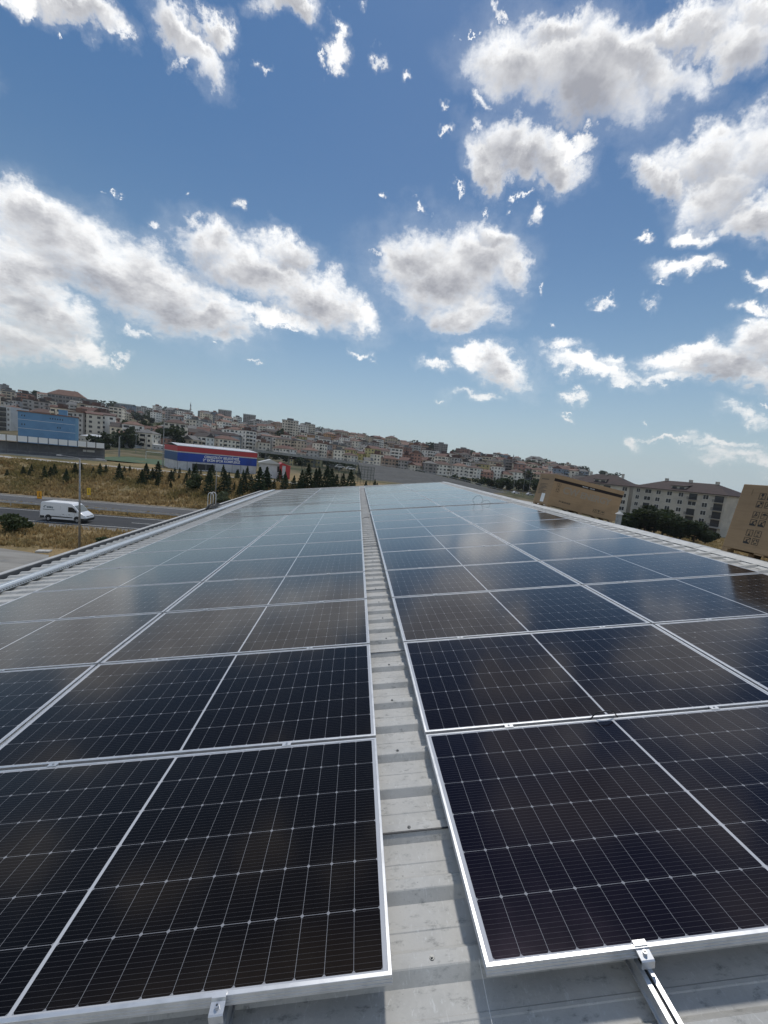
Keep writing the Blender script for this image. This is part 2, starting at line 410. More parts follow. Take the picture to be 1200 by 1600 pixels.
SCREW = mat('screw_washer', (.16,.165,.165), .4, .6)
for k in range(-4, 40, 2):
    yy = .051 + PITCH * k + .052; xx = .14 + .02 * sin(k * 2.7)
    MB().cyl((xx, yy, ZC + .0003), (xx, yy, ZC + .0025), .009, .008, 10).cyl((xx, yy, ZC + .0026), (xx, yy, ZC + .0075), .0045, .004, 6).build('screw', SCREW, factory)
for k, (a, b) in ((9, (-.3, .6)), (16, (-.3, .6)), (27, (-.3, .6))):
    yy = .051 + PITCH * k + .0275; MB().box((a, yy, ZC + .0004), (b, yy + .005, ZC + .003)).build('sheet_lap', DARKM, factory)
# walls under the roof (upright in the world)
WALLM = mat('factory_wall_panel', (.45,.46,.46), .6, noise=(3, (.36,.37,.37), .4, .7))
def w2r(p): return MRi @ Vector(p)
g = MB()
corn = [MR @ Vector(p) for p in ((XE, YA, ZP - .03), (XR, YA, ZP - .03), (13.4, YA, zr(13.4) - .05), (13.4, YB, zr(13.4) - .05), (XR, YB, ZP - .03), (XE, YB, ZP - .03))]
n = len(corn)
vs = [w2r(p) for p in corn] + [w2r((p.x, p.y, 0)) for p in corn]
g.add(vs, [(i, (i+1) % n, n + (i+1) % n, n + i) for i in range(n)]).build('wall', WALLM, factory)

# ------------------------------------------------------------------ solar panels
PW, PH, PD = 2.278, 1.119, .035            # one panel
SEAM, ROWP = .020, 1.1391
def panel_proto():
    root = empty('solar_panel')
    prof = [(0, -PD), (0, -.026), (.0012, -.0255), (.0012, -.0225), (0, -.022), (0, -.0145), (.0012, -.014), (.0012, -.011), (0, -.0105),
            (0, -.0008), (.0008, 0), (.0112, 0), (.0118, -.0006), (.0118, -.0030), (.0125, -.0045), (.0125, -PD + .002), (.028, -PD + .002), (.028, -PD)]
    vs = []; fs = []
    for (o, z) in prof:
        a, b = PW / 2 - o, PH / 2 - o
        vs += [(-a, -b, z), (a, -b, z), (a, b, z), (-a, b, z)]
    for i in range(len(prof) - 1):
        for k in range(4): fs.append((4*i + k, 4*i + (k+1) % 4, 4*i + 4 + (k+1) % 4, 4*i + 4 + k))
    k = len(prof) - 1
    for j in range(4): fs.append((4*k + j, 4*k + (j+1) % 4, (j+1) % 4, j))
    MB().add(vs, fs).build('frame', ALU, root)
    a, b = PW / 2 - .0119, PH / 2 - .0119
    gl = MB().add([(-a, -b, -.0022), (a, -b, -.0022), (a, b, -.0022), (-a, b, -.0022), (-a, -b, -.0068), (a, -b, -.0068), (a, b, -.0068), (-a, b, -.0068)],
             [(0,1,2,3), (7,6,5,4)]).build('glass', SOLAR, root, fix=False)
    return root
GAPX = .2937
COLX = [-PW / 2 - 2.298, -PW / 2, GAPX + PW / 2, GAPX + 2.298 + PW / 2]
COLN = ['left array, eave side', 'left array, beside the walkway', 'right array, beside the walkway', 'right array, ridge side']
proto = panel_proto(); first = True
for blk, (y0, nrow) in enumerate(((0.0, 10), (11.65, 10))):
    for r_ in range(nrow):
        for c_ in range(4):
            o = proto if first else copy_tree(proto); first = False
            zn, zf = 0.0, 0.0
            if blk == 0 and r_ == 0: zn, zf = .018, -.027
            if blk == 0 and r_ == 1: zn = -.027
            yc = y0 + r_ * ROWP + PH / 2 + (-.0089 if c_ > 1 else 0)
            q_ = 1.0 if blk == 0 else 2.2
            tx = math.atan2(zf - zn, PH) + rng.normal() * .0018 * q_; ty = rng.normal() * .0014 * q_
            if (blk, r_) in ((0, 0), (0, 1)): ty *= .4
            xx = COLX[c_] + (-.002 * (r_ % 3) if c_ == 0 else 0)
            o.matrix_world = RL(xx, yc, (zn + zf) / 2) @ Euler((tx, ty, 0)).to_matrix().to_4x4()
            for ch in o.children:
                if ch.name.startswith('glass'): ch.color = ((0, 0, 0, 1) if c_ < 2 else (1, 1, 1, 1))  # array side, picks the reflection tint painted into the cells
            rn = '%s row of the near block' % ORD[r_] if blk == 0 else '%s row past the cross gap' % ORD[r_]
            tag(o, 'solar panel, %s, %s' % (rn, COLN[c_]), 'solar panel', 'solar panels on the factory roof')

# rails, clamps
RAILX = [-4.08, -3.06, -1.825, -.523, .80, 2.105, 3.12, 4.40]
def rail(x, ya, yb, label):
    root = tag(empty('mounting_rail', mat=RL(x, 0, 0)), label, 'rail', 'mounting rails under the panels')
    g = MB(); zt = -.0365
    g.box((-.020, ya, ZC + .001), (.020, yb, zt - .012))
    g.box((-.020, ya, zt - .0115), (-.0055, yb, zt)); g.box((.0055, ya, zt - .0115), (.020, yb, zt))
    g.box((-.026, ya, ZC + .0012), (-.0203, yb, ZC + .008)); g.box((.0203, ya, ZC + .0012), (.026, yb, ZC + .008))
    g.build('channel', ALU, root)
    MB().box((-.0052, ya + .001, zt - .0119), (.0052, yb - .001, zt - .009)).build('slot', DARKM, root)
for i, x in enumerate(RAILX):
    ya = {3: -.05, 4: -1.6}.get(i, -.03)
    rail(x, ya, 23.1, ['aluminium mounting rail nearest the eave under left panels', 'aluminium rail second from the eave under the left array',
        'aluminium rail under the left array, third from the eave', 'aluminium rail ending flush under the left front end clamp',
        'aluminium rail running out in front of the right array on bare roof', 'aluminium rail under the right array, second from the walkway',
        'aluminium rail under the right array, third from the walkway', 'aluminium rail nearest the ridge under right panels'][i])
def clamp_proto(kind):
    root = empty('end_clamp' if kind == 'end' else 'mid_clamp')
    g = MB()
    if kind == 'end':
        g.prism([(.011, .0006), (.011, .0036), (-.004, .0036), (-.008, -.004), (-.034, -.008), (-.038, -.010), (-.038, -.036), (-.0345, -.036), (-.0345, -.0115), (-.008, -.0075), (-.0022, -.0065), (-.0022, .0006)], 0, -.021, .021)
        g.build('bracket', ALU, root)
        b = MB().cyl((0, -.020, -.0065), (0, -.0202, .0035), .0065, .0062, 14).build('bolt', STEEL, root)
        MB().cyl((0, -.0202, .0034), (0, -.0202, .0039), .0032, .0032, 6).build('hex_socket', DARKM, b)
    else:
        g.prism([(-.016, .0006), (.016, .0006), (.016, .0034), (-.016, .0034)], 0, -.025, .025)
        g.box((-.025, -.007, -.03), (.025, .007, .0005)); g.build('bracket', ALU, root)
        MB().cyl((0, 0, .0035), (0, 0, .0085), .006, .006, 12).build('bolt', STEEL, root)
    return root
ec = clamp_proto('end')
for i, (x, lab) in enumerate(((-.523, 'aluminium end clamp on the front edge of the left array'), (.80, 'aluminium end clamp on the front edge of the right array'))):
    o = ec if i == 0 else copy_tree(ec)
    o.matrix_world = RL(x, 0, .018); tag(o, lab, 'clamp', 'end clamps at the front edge')
mc = clamp_proto('mid'); firstm = True
for r_ in range(1, 6):
    for i, x in enumerate(RAILX):
        if r_ == 1 and i in (0, 1, 7): continue
        o = mc if firstm else copy_tree(mc); firstm = False
        z = {1: -.027}.get(r_, 0.0)
        o.matrix_world = RL(x, r_ * ROWP - .010 + (-.0089 if i > 3 else 0), z)
        tag(o, 'small mid clamp in the %s seam from the camera, rail %s from the eave' % (ORD[r_ - 1], ORD[i]), 'clamp', 'mid clamps between panel rows')

# loose cables and a string on the roof
def cable(name, pts, r, m, label, cat):
    P = [RL(*p).translation for p in pts]
    # smooth
    Q = []
    for i in range(len(P) - 1):
        p0, p1, p2, p3 = P[max(i-1, 0)], P[i], P[i+1], P[min(i+2, len(P)-1)]
        for t in [j / 6 for j in range(6)]:
            Q.append(.5 * ((2*p1) + (p2-p0)*t + (2*p0-5*p1+4*p2-p3)*t*t + (3*p1-p0-3*p2+p3)*t**3))
    Q.append(P[-1]); o0 = Q[len(Q)//2].copy()
    ob = MB().tube([q - o0 for q in Q], r, 8).build(name, m, smooth=True, loc=o0)
    return tag(ob, label, cat)
cable('panel_cable', [(1.30, 1.128, -.06), (1.335, 1.128, -.012), (1.36, 1.120, .012), (1.40, 1.115, .016), (1.44, 1.122, .012), (1.47, 1.13, -.012), (1.50, 1.13, -.06)], .0035, BLACKRUB,
      'short black cable loop poking up between right array panels', 'cable')
cable('cable_loop', [(3.70, 11.5, -.07), (3.66, 11.5, .05), (3.62, 11.48, .16), (3.72, 11.46, .27), (3.86, 11.46, .27), (3.95, 11.48, .15), (3.90, 11.5, .03), (4.0, 11.5, .10), (4.10, 11.5, .12), (4.18, 11.5, .05), (4.2, 11.5, -.07)], .0045, BLACKRUB,
      'thin black cable curling up from the cross gap near the ridge', 'cable')
cable('string', [(.290, .06, -.05), (.290, -.02, -.08), (.287, -.1, ZC + .004), (.276, -.25, ZP + .012), (.27, -.5, ZP + .009), (.25, -.9, ZP + .006)], .0009, mat('white_string', (.7,.7,.68), .7),
      'thin white string trailing from the corner of the right array', 'string')
cable('cable_scrap', [(-.03 + .06, 10.35, ZC), (.10, 10.40, ZC + .02), (.17, 10.42, ZC + .02), (.24, 10.5, ZC)], .006, BLACKRUB, 'short black cable scrap lying in the walkway near the cross gap', 'cable')

# galvanised cable tray by the eave
def tray_mat():
    m = bpy.data.materials.new('perforated_galvanised'); m.use_nodes = True; t = NT(m.node_tree)
    sp = t.n('ShaderNodeSeparateXYZ', {0: t.n('ShaderNodeTexCoord').outputs['Object']})
    f = t.m('ABSOLUTE', t.m('SUBTRACT', t.m('FRACT', t.m('DIVIDE', sp.outputs[1], .05)), .5))
    h = t.m('MULTIPLY', t.m('LESS_THAN', f, .25), t.m('LESS_THAN', t.m('ABSOLUTE', t.m('SUBTRACT', sp.outputs[2], .018)), .006))
    p = t.n('ShaderNodeBsdfPrincipled', {'Base Color': t.mix(h, (.6,.63,.65), (.03,.03,.03)), 'Roughness': .4, 'Metallic': t.m('SUBTRACT', .7, t.m('MULTIPLY', h, .7))})
    t.n('ShaderNodeOutputMaterial', {0: p.outputs[0]}); return m
tray = tag(empty('cable_tray', mat=RL(-5.52, 0, ZC + .012)), 'long galvanised cable tray with lid running beside the left eave', 'cable tray')
PERF = tray_mat()
g = MB(); g.box((0, YA + .2, 0), (.20, YB - .3, .002)); g.box((0, YA + .2, .0022), (.002, YB - .3, .05)); g.box((.198, YA + .2, .0022), (.2, YB - .3, .05))
g.build('trough', PERF, tray)
g = MB(); yy = YA + .2; k = 0
while yy < YB - .4:
    y2 = min(yy + 2.4, YB - .3); dz = .003 * (k % 2)
    g.prism([(-.006, .036 + dz), (-.006, .054 + dz), (.05, .056 + dz), (.095, .056 + dz), (.10, .061 + dz), (.105, .056 + dz), (.15, .056 + dz), (.206, .054 + dz), (.206, .036 + dz), (.203, .036 + dz), (.203, .051 + dz), (-.003, .051 + dz), (-.003, .036 + dz)], 1, yy, y2 - .002)
    yy = y2; k += 1
g.build('lid', GALV, tray)
yy = YA + 1.0
while yy < YB - 1:
    MB().box((-.03, yy, -.0118), (.23, yy + .04, -.0005)).build('bracket', GALV, tray); yy += 1.46

# hooped ladder head and black cable coil at the eave
lad = tag(empty('roof_ladder', mat=Matrix.Translation(MR @ Vector((XE - .35, 15.9, -.2)))), 'white hooped ladder head rising above the left eave', 'ladder')
WHITEM = mat('white_paint', (.72,.72,.70), .45)
for dy in (0, .26):
    pts = [(.0, dy, -1.2), (.0, dy, .62)] + [(.11 - .11 * cos(a), dy, .62 + .13 * sin(a)) for a in [pi * j / 8 for j in range(1, 8)]] + [(.22, dy, .62), (.22, dy, .12)]
    MB().tube(pts, .014, 8).build('hoop_rail', WHITEM, lad, smooth=True)
for z in (-.9, -.6, -.3, 0.0): MB().cyl((0, .01, z), (0, .25, z), .010, n=8).build('rung', WHITEM, lad)
pts = []
for i in range(90):
    a = 2 * pi * i / 15
    pts.append((XE + .02 + .16 * cos(a) * (1 + .1 * sin(i)), 15.35 + .42 * sin(a) + .004 * i, ZC + .03 + .0012 * i + .015 * sin(i * 1.7)))
cable('cable_coil', pts, .02, BLACKRUB, 'coil of thick black cable lying at the eave beside the ladder', 'cable')

# vent pipe with conical cap on the far slope
vent = tag(empty('vent_pipe', mat=Matrix.Translation(MR @ Vector((6.40, 8.40, zr(6.4))))), 'grey metal roof vent pipe with conical cap, between the two cartons', 'vent')
MB().cyl((0, 0, -.05), (0, 0, .33), .066, .066, 18).build('pipe', mat('weathered_zinc', (.27,.28,.28), .6, .2, noise=(12, (.18,.19,.19), .4, .7)), vent, smooth=False)
g = MB().cyl((0, 0, .335), (0, 0, .41), .10, .008, 18); g.build('cap', mat('pale_cap', (.38,.38,.36), .6), vent)
MB().cyl((0, 0, .0), (0, 0, .03), .1, .075, 18).build('flashing_collar', GALV, vent)

# ------------------------------------------------------------------ cartons on pallets, standing on the other slope
def carton_mat(name, c):
    m = bpy.data.materials.new(name); m.use_nodes = True; t = NT(m.node_tree)
    tc = t.n('ShaderNodeTexCoord').outputs['Object']
    st = t.vm('MULTIPLY', tc, (1, 1, 14))
    f = t.noise(st, 2.0, 6, .6); f2 = t.noise(tc, 1.6, 5, .6)
    c1 = t.mix(t.sstep(f, .35, .7), c, tuple(v * .88 for v in c)); c1 = t.mix(t.sstep(f2, .5, .75, 0, .6), c1, tuple(v * .72 for v in c))
    p = t.n('ShaderNodeBsdfPrincipled', {'Base Color': c1, 'Roughness': .75, 'Specular IOR Level': .3})
    b = t.n('ShaderNodeBump', {'Strength': .4, 'Distance': .02, 'Height': t.noise(tc, 2.2, 3, .5)}); t.t.links.new(b.outputs[0], p.inputs['Normal'])
    t.n('ShaderNodeOutputMaterial', {0: p.outputs[0]}); return m
CARD = carton_mat('cardboard', (.33,.225,.13)); PRINT = mat('black_print', (.018,.016,.015), .6); GREYP = mat('grey_print', (.27,.225,.17), .75)
WOOD = mat('pallet_wood', (.33,.22,.12), .8, noise=(9, (.2,.13,.07), .4, .7)); PAPER = mat('white_label', (.75,.75,.73), .5)
TAPE = mat('dark_print_band', (.016,.011,.010), .9)
SLOPE_R = MR @ Matrix.Rotation(SR, 4, 'Y')
def pallet(Lx, Ly, M, label):
    root = tag(empty('pallet', mat=M), label, 'pallet', 'wooden pallets under the cartons')
    for x in (0, Lx / 2 - .05, Lx - .1):
        for yy in (0, Ly / 2 - .06, Ly - .12):
            MB().box((x, yy, .022), (x + .1, yy + .12, .092)).build('block', WOOD, root)
    for yy in (0, Ly / 2 - .06, Ly - .12): MB().box((0, yy, .0005), (Lx, yy + .12, .0215)).build('runner', WOOD, root)
    for i in range(5):
        x = i * (Lx - .14) / 4; MB().box((x, 0, .0925), (x + .14, Ly, .112)).build('deck_board', WOOD, root)
def frame_icon(parent, M, kind, s=.115):
    """one printed handling mark: a square outline with a bold pictogram"""
    g = MB(); t_ = .006; z = .0012
    def bx(x0, y0, x1, y1): g.box((x0 * s, y0 * s, 0), (x1 * s, y1 * s, z))
    w_ = t_ / s
    bx(0, 0, 1, w_); bx(0, 1 - w_, 1, 1); bx(0, w_, w_, 1 - w_); bx(1 - w_, w_, 1, 1 - w_)
    def poly(pts): g.prism([(a * s, b * s) for a, b in pts], 2, 0.0001, z)
    if kind == 'glass':
        poly([(.3,.9),(.7,.9),(.68,.6),(.53,.48),(.53,.2),(.68,.12),(.68,.07),(.32,.07),(.32,.12),(.47,.2),(.47,.48),(.32,.6)])
    elif kind == 'hand':
        poly([(.1,.1),(.5,.1),(.62,.4),(.42,.5),(.2,.32)]); poly([(.6,.55),(.85,.55),(.85,.85),(.5,.85)])
    elif kind == 'walk':
        poly([(.3,.5),(.45,.9),(.55,.9),(.5,.55)]); poly([(.5,.2),(.75,.5),(.7,.65),(.55,.5)]); poly([(.2,.15),(.5,.4),(.45,.5),(.2,.3)])
    elif kind == 'step':
        poly([(.06,.06),(.9,.06),(.75,.3),(.55,.32),(.6,.7),(.4,.7),(.35,.35),(.06,.3)]); poly([(.62,.7),(.9,.97),(.97,.9),(.7,.62)])
    elif kind == 'umbrella':
        poly([(.1,.55),(.25,.75),(.5,.83),(.75,.75),(.9,.55)]); poly([(.48,.2),(.48,.55),(.52,.55),(.52,.2)])
    elif kind == 'bottle':
        poly([(.38,.1),(.62,.1),(.62,.35),(.5,.4),(.38,.35)]); poly([(.47,.42),(.53,.42),(.53,.85),(.47,.85)])
    elif kind == 'stack':
        poly([(.3,.12),(.7,.12),(.7,.2),(.3,.2)]); poly([(.36,.3),(.64,.3),(.58,.36),(.42,.36)]); poly([(.3,.8),(.7,.8),(.52,.55),(.48,.55)])
    elif kind == 'recycle':
        for k in range(3):
            a0 = 2 * pi * k / 3
            outer = [(.5 + .36 * cos(a0 + q), .5 + .36 * sin(a0 + q)) for q in (0, .4, .8, 1.2, 1.5)]
            inner = [(.5 + .23 * cos(a0 + q), .5 + .23 * sin(a0 + q)) for q in (1.5, 1.2, .8, .4, 0)]
            poly(outer + inner)
    o = g.build('handling_mark', PRINT, parent); o.matrix_basis = M; return o
def carton(Lx, Ly, Hh, M, label):
    root = tag(empty('cardboard_box', mat=M), label, 'box', 'big cardboard cartons at the ridge')
    b = MB().box((0, 0, 0), (Lx, Ly, Hh)).build('carton', CARD, root); bevel(b, .012, 2)
    # lid overlap: a slightly larger sleeve
    return root
# faces in carton coordinates: front = -Y, left end = -X
def on_front(x, z, off=.0015): return Matrix.Translation((x, -off, z)) @ Matrix.Rotation(R(90), 4, 'X')
def on_left(yv, z, off=.0015): return Matrix.Translation((-off, yv, z)) @ Matrix.Rotation(R(-90), 4, 'Z') @ Matrix.Rotation(R(90), 4, 'X')
def slope_pt(x, y_): return MR @ Vector((x, y_, zr(x) + (ZC - ZP)))
B1 = Matrix.Translation(slope_pt(5.86, 11.08)) @ SLOPE_R.to_3x3().to_4x4() @ Matrix.Rotation(R(-2.5), 4, 'Z')
pallet(2.2, 1.1, B1, 'wooden pallet under the lying carton with a black band')
bx1 = carton(2.28, 1.13, .98, B1 @ Matrix.Translation((0, 0, .113)), 'cardboard carton with black band and pale lettering, left of the vent pipe')
LIDC = CARD
g = MB(); e = .005
g.box((-e, -e, .872), (2.28 + e, -.0004, .984)); g.box((-e, 1.1304, .872), (2.28 + e, 1.13 + e, .984)); g.box((-e, -.0003, .872), (-.0004, 1.1303, .984)); g.box((2.2804, -.0003, .872), (2.28 + e, 1.1303, .984)); g.box((-e, -e, .9845), (2.28 + e, 1.13 + e, .99))
g.build('lid', LIDC, bx1)
MB().box((.02, .52, .9903), (2.26, .60, .9912)).build('tape', mat('brown_tape', (.30,.19,.09), .25), bx1)
MB().box((.0, -.0022, .775), (2.27, -.0004, .865)).build('printed_band', TAPE, bx1)
text('lettering', 'FRAGILE  ·  SOLAR', .05, PAPER, bx1, on_front(1.13, .818, .0028), .0005)
text('lettering', 'CW', .30, GREYP, bx1, on_front(.62, .56), .0005, bold=True)
text('lettering', 'ENERGY', .27, GREYP, bx1, on_front(1.45, .54), .0005, bold=True)
text('lettering', 'PV MODULES', .065, PRINT, bx1, on_front(.52, .19), .0005, bold=True)
for i, k in enumerate(('recycle', 'glass', 'umbrella')): frame_icon(bx1, on_front(1.48 + i * .135, .12), k, .11)
for zz in (.62, .46): frame_icon(bx1, on_front(.13, zz), 'bottle' if zz > .5 else 'recycle', .12)
for i in range(8):
    wv = (.62, .5, .58, .36, .6, .55, .44, .58)[i]
    MB().box((-.0016, .95 - wv, .33 + i * .045), (-.0004, .95, .342 + i * .045)).build('text_line', PRINT, bx1)
MB().box((-.0016, .38, .80), (-.0004, .95, .82)).build('text_line', PRINT, bx1)
MB().box((-.0018, .36, .06), (-.0004, .62, .34)).build('paper_label', PAPER, bx1)
B2 = Matrix.Translation(slope_pt(5.70, 4.83)) @ SLOPE_R.to_3x3().to_4x4() @ Matrix.Rotation(R(-90), 4, 'Z')
# carton 2: its long side faces the panels; local +X runs towards the viewer, local -Y faces the panels
pallet(2.2, 1.1, B2, 'wooden pallet under the tall carton at the right edge')
bx2 = carton(2.28, 1.13, 1.02, B2 @ Matrix.Translation((0, 0, .113)), 'cardboard carton printed with square handling symbols, at the right edge')
# handling symbols on carton 2's long face (two visible columns)
kinds = [('glass','step'), ('hand','walk'), ('walk','umbrella'), ('step','step'), ('bottle','stack'), ('step','recycle')]
zz = [.80, .675, .515, .395, .235, .115]
for i, (ka, kb) in enumerate(kinds):
    frame_icon(bx2, on_front(.30, zz[i]), ka, .096); frame_icon(bx2, on_front(.425, zz[i] + .002), kb, .096)
MB().box((.17, -.0016, .86), (.182, -.0004, .95)).build('crease_mark', mat('card_scuff', (.22,.15,.08), .8), bx2)

# ================================================================== ground
def sst(a, b, x):
    t = np.clip((x - a) / (b - a), 0, 1); return t * t * (3 - 2 * t)
SKU = np.array([-400, 0, 50, 100, 150, 200, 260, 320, 380, 440, 500, 560, 620, 680, 740, 800, 860, 900, 1000, 1200, 1700])
SKV = np.array([600, 622, 624, 634, 644, 648, 648, 656, 667, 672, 680, 691, 700, 709, 719, 727, 735, 742, 758, 782, 830])
Y0U = np.array([-400, 0, 150, 300, 420, 600, 860, 1200]); Y0V = np.array([215, 215, 225, 250, 330, 345, 350, 380])
HZ1 = 800.0
def sroad(x, y): return y - .13 * (x + 54)
def height(x, y):
    x = np.asarray(x, float); y = np.asarray(y, float)
    s = sroad(x, y)
    amp = 4.0 * (1 - sst(-5, 60, x)) - 1.9 * sst(40, 95, x)
    z = amp * sst(69, 91, s)
    yy = np.maximum(y, 1.0); u = 600 + FPX * np.clip(x / yy, -1.6, 1.6)
    y0 = np.interp(u, Y0U, Y0V)
    z1 = H + (vh(u) - np.interp(u, SKU, SKV)) / FPX * HZ1
    z0 = 6.5 * (1 - sst(860, 1000, u)) - 1.5 * sst(860, 1000, u)
    t1 = sst(150, 1.0, 0) if False else np.clip((y - 190) / (y0 - 190), 0, 1)
    zc = z * (1 - t1) + z0 * t1
    t = np.clip((y - y0) / (HZ1 - y0), 0, 1)
    zc = zc + (z1 - z0) * t ** .92
    over = np.clip((y - HZ1) / 900, 0, 1)
    zc = zc - (z1 - 2) * .45 * over
    return np.where(y > 120, zc, z)
def hz(x, y): return float(height(x, y))
# one sheet: fan of rings round the viewer
az = np.concatenate([np.arange(-180, -58, 8.0), np.arange(-58, 58.01, .45), np.arange(66, 180.1, 8.0)])
rr = [0.5, 8, 16, 24]; r_ = 28.0
while r_ < 2500: rr.append(r_); r_ *= 1.021 if r_ < 1000 else 1.09
rr = np.array(rr); A, Rr = np.meshgrid(np.radians(az), rr)
# away from the front the sheet stays low
X = Rr * np.sin(A); Y = Rr * np.cos(A)
Z = height(X, Y)
bump = (np.sin(X * .9 + Y * .4) * np.sin(Y * .7 - X * .23) * .12 + np.sin(X * .31 - 1) * np.sin(Y * .27) * .22)
sr = sroad(X, Y); Z = Z + bump * sst(70, 76, sr) * (Y < 140)
nr, na = X.shape
vs = np.stack([X, Y, Z], -1).reshape(-1, 3)
idx = np.arange(nr * na).reshape(nr, na)
q = np.stack([idx[:-1, :-1], idx[:-1, 1:], idx[1:, 1:], idx[1:, :-1]], -1).reshape(-1, 4)
def ground_mat():
    m = bpy.data.materials.new('dry_grassland'); m.use_nodes = True; t = NT(m.node_tree)
    P = t.n('ShaderNodeNewGeometry').outputs['Position']; sp = t.n('ShaderNodeSeparateXYZ', {0: P})
    n1 = t.noise(P, .06, 7, .62); n2 = t.noise(P, .5, 7, .7); n3 = t.noise(P, 2.4, 6, .7)
    c = t.mix(t.sstep(n1, .38, .62), (.33, .235, .12), (.19, .16, .08))
    c = t.mix(t.sstep(n2, .45, .7), c, (.27, .205, .115))
    c = t.mix(t.sstep(n3, .5, .72, 0, .7), c, (.07, .06, .03))
    g_ = t.m('MULTIPLY', t.sstep(n1, .52, .66), .55); c = t.mix(g_, c, (.055, .065, .028))
    # town ground further off: paler, mixed
    far = t.sstep(sp.outputs[1], 125, 190)
    f2 = t.noise(P, .035, 6, .7)
    tc_ = t.mix(t.sstep(f2, .40, .62), (.06, .068, .034), (.19, .155, .10))
    c = t.mix(far, c, tc_)
    p = t.n('ShaderNodeBsdfPrincipled', {'Base Color': c, 'Roughness': .95, 'Specular IOR Level': .1})
    b = t.n('ShaderNodeBump', {'Strength': .8, 'Distance': .25, 'Height': n3}); t.t.links.new(b.outputs[0], p.inputs['Normal'])
    t.n('ShaderNodeOutputMaterial', {0: p.outputs[0]}); return m
me = bpy.data.meshes.new('ground'); me.from_pydata(vs.tolist(), [], q[:, ::-1].tolist()); me.materials.append(ground_mat())
me.polygons.foreach_set('use_smooth', [True] * len(me.polygons))
ground = bpy.data.objects.new('ground', me); C.objects.link(ground); tag(ground, kind='structure')

# ------------------------------------------------------------------ road in its own frame: (t along, s across)
def rp(t, s, z=0.0): return Vector((t, s + .13 * (t + 54), z))
def strip(name, t0, t1, s0, s1, z, m, step=6.0, kind='structure'):
    g = MB(); n = max(1, int(abs(t1 - t0) / step)); vs = []; fs = []
    for i in range(n + 1):
        t = t0 + (t1 - t0) * i / n; vs += [rp(t, s0, z), rp(t, s1, z)]
    for i in range(n): fs.append((2*i, 2*i+2, 2*i+3, 2*i+1))
    return tag(g.add(vs, fs).build(name, m), kind=kind)
def asphalt(name, c, c2):
    m = bpy.data.materials.new(name); m.use_nodes = True; t = NT(m.node_tree)
    P = t.n('ShaderNodeNewGeometry').outputs['Position']
    Q = t.vm('MULTIPLY', P, (.12, 1.0, 1.0))
    cc = t.mix(t.sstep(t.noise(Q, .9, 6, .65), .4, .65), c, c2)
    cc = t.mix(t.sstep(t.noise(P, 6.0, 5, .7), .55, .75, 0, .5), cc, tuple(v * .6 for v in c))
    p = t.n('ShaderNodeBsdfPrincipled', {'Base Color': cc, 'Roughness': .85, 'Specular IOR Level': .3})
    t.n('ShaderNodeOutputMaterial', {0: p.outputs[0]}); return m
ASP = asphalt('road_asphalt', (.040,.041,.043), (.052,.053,.055)); ASP2 = asphalt('worn_asphalt', (.085,.085,.086), (.115,.113,.11))
SHO = asphalt('shoulder_gravel', (.17,.155,.13), (.23,.21,.18)); LINE = mat('road_paint', (.62,.62,.58), .7, noise=(1.2, (.35,.34,.32), .45, .75))
strip('road_shoulder', -120, 70, 45.3, 47.3, .012, SHO)
strip('road_near', -120, 70, 47.3, 56.2, .016, ASP)
strip('road_far', -120, 70, 60.6, 67.6, .016, ASP2)
strip('road_verge', -120, 70, 67.7, 69.2, .012, SHO)
for (s0, w_) in ((48.0, .16), (55.2, .16), (61.1, .14), (67.0, .18)): strip('road_marking', -120, 70, s0, s0 + w_, .021, LINE)
t = -116.0
while t < 60:
    if abs(t + 46.5) < 1.5 or True: strip('road_marking', t, t + 3.4, 51.55, 51.69, .0212, LINE)
    t += 11.6
# concrete yard on this side
YARD = asphalt('yard_concrete', (.30,.285,.255), (.22,.205,.18))
g = MB(); pts = [(-90, -30), (-6.6, -30), (-6.6, 20), (-20, 26), (-27.5, 31.5), (-31, 36.2), (-36, 36.8), (-60, 34), (-90, 30)]
g.add([(a, b, .014) for a, b in pts], [list(range(len(pts)))]); tag(g.build('yard_paving', YARD), kind='structure')
g = MB().box((-.55, -.35, 0), (.55, .35, .16)); o = g.build('concrete_slab', mat('pale_concrete', (.5,.48,.44), .8, noise=(4, (.36,.34,.3), .4, .7)), loc=(-32.2, 37.0, .01), rot=(0, 0, .3)); bevel(o, .03)
tag(o, 'small pale concrete slab lying between the paved yard and the dry grass', 'slab')
# pale service road along the top of the bank + pitch
CONC = asphalt('pale_paving', (.42,.40,.37), (.33,.31,.28))
def plate(name, pts, m, dz, kind='structure', sub=10):
    """paving that follows the ground: quad a-b-c-d subdivided"""
    a, b, c, d_ = [np.array(p, float) for p in pts]
    vs = []; fs = []
    for i in range(sub + 1):
        for j in range(sub + 1):
            p = (a * (1 - i / sub) + b * (i / sub)) * (1 - j / sub) + (d_ * (1 - i / sub) + c * (i / sub)) * (j / sub)
            vs.append((p[0], p[1], hz(p[0], p[1]) + dz))
    n = sub + 1
    for i in range(sub):
        for j in range(sub): fs.append((i*n + j, (i+1)*n + j, (i+1)*n + j+1, i*n + j+1))
    return tag(MB().add(vs, fs).build(name, m), kind=kind)
plate('service_road', [rp(-125, 94.5)[:2], rp(-8, 94.5)[:2], rp(-8, 103)[:2], rp(-125, 103)[:2]], CONC, .15, sub=24)
PITCHM = mat('artificial_turf', (.045,.085,.035), .9, noise=(.3, (.06,.105,.045), .4, .6))
plate('football_pitch', [(-95, 121), (-64, 124), (-66, 160), (-103, 157)], PITCHM, .2)

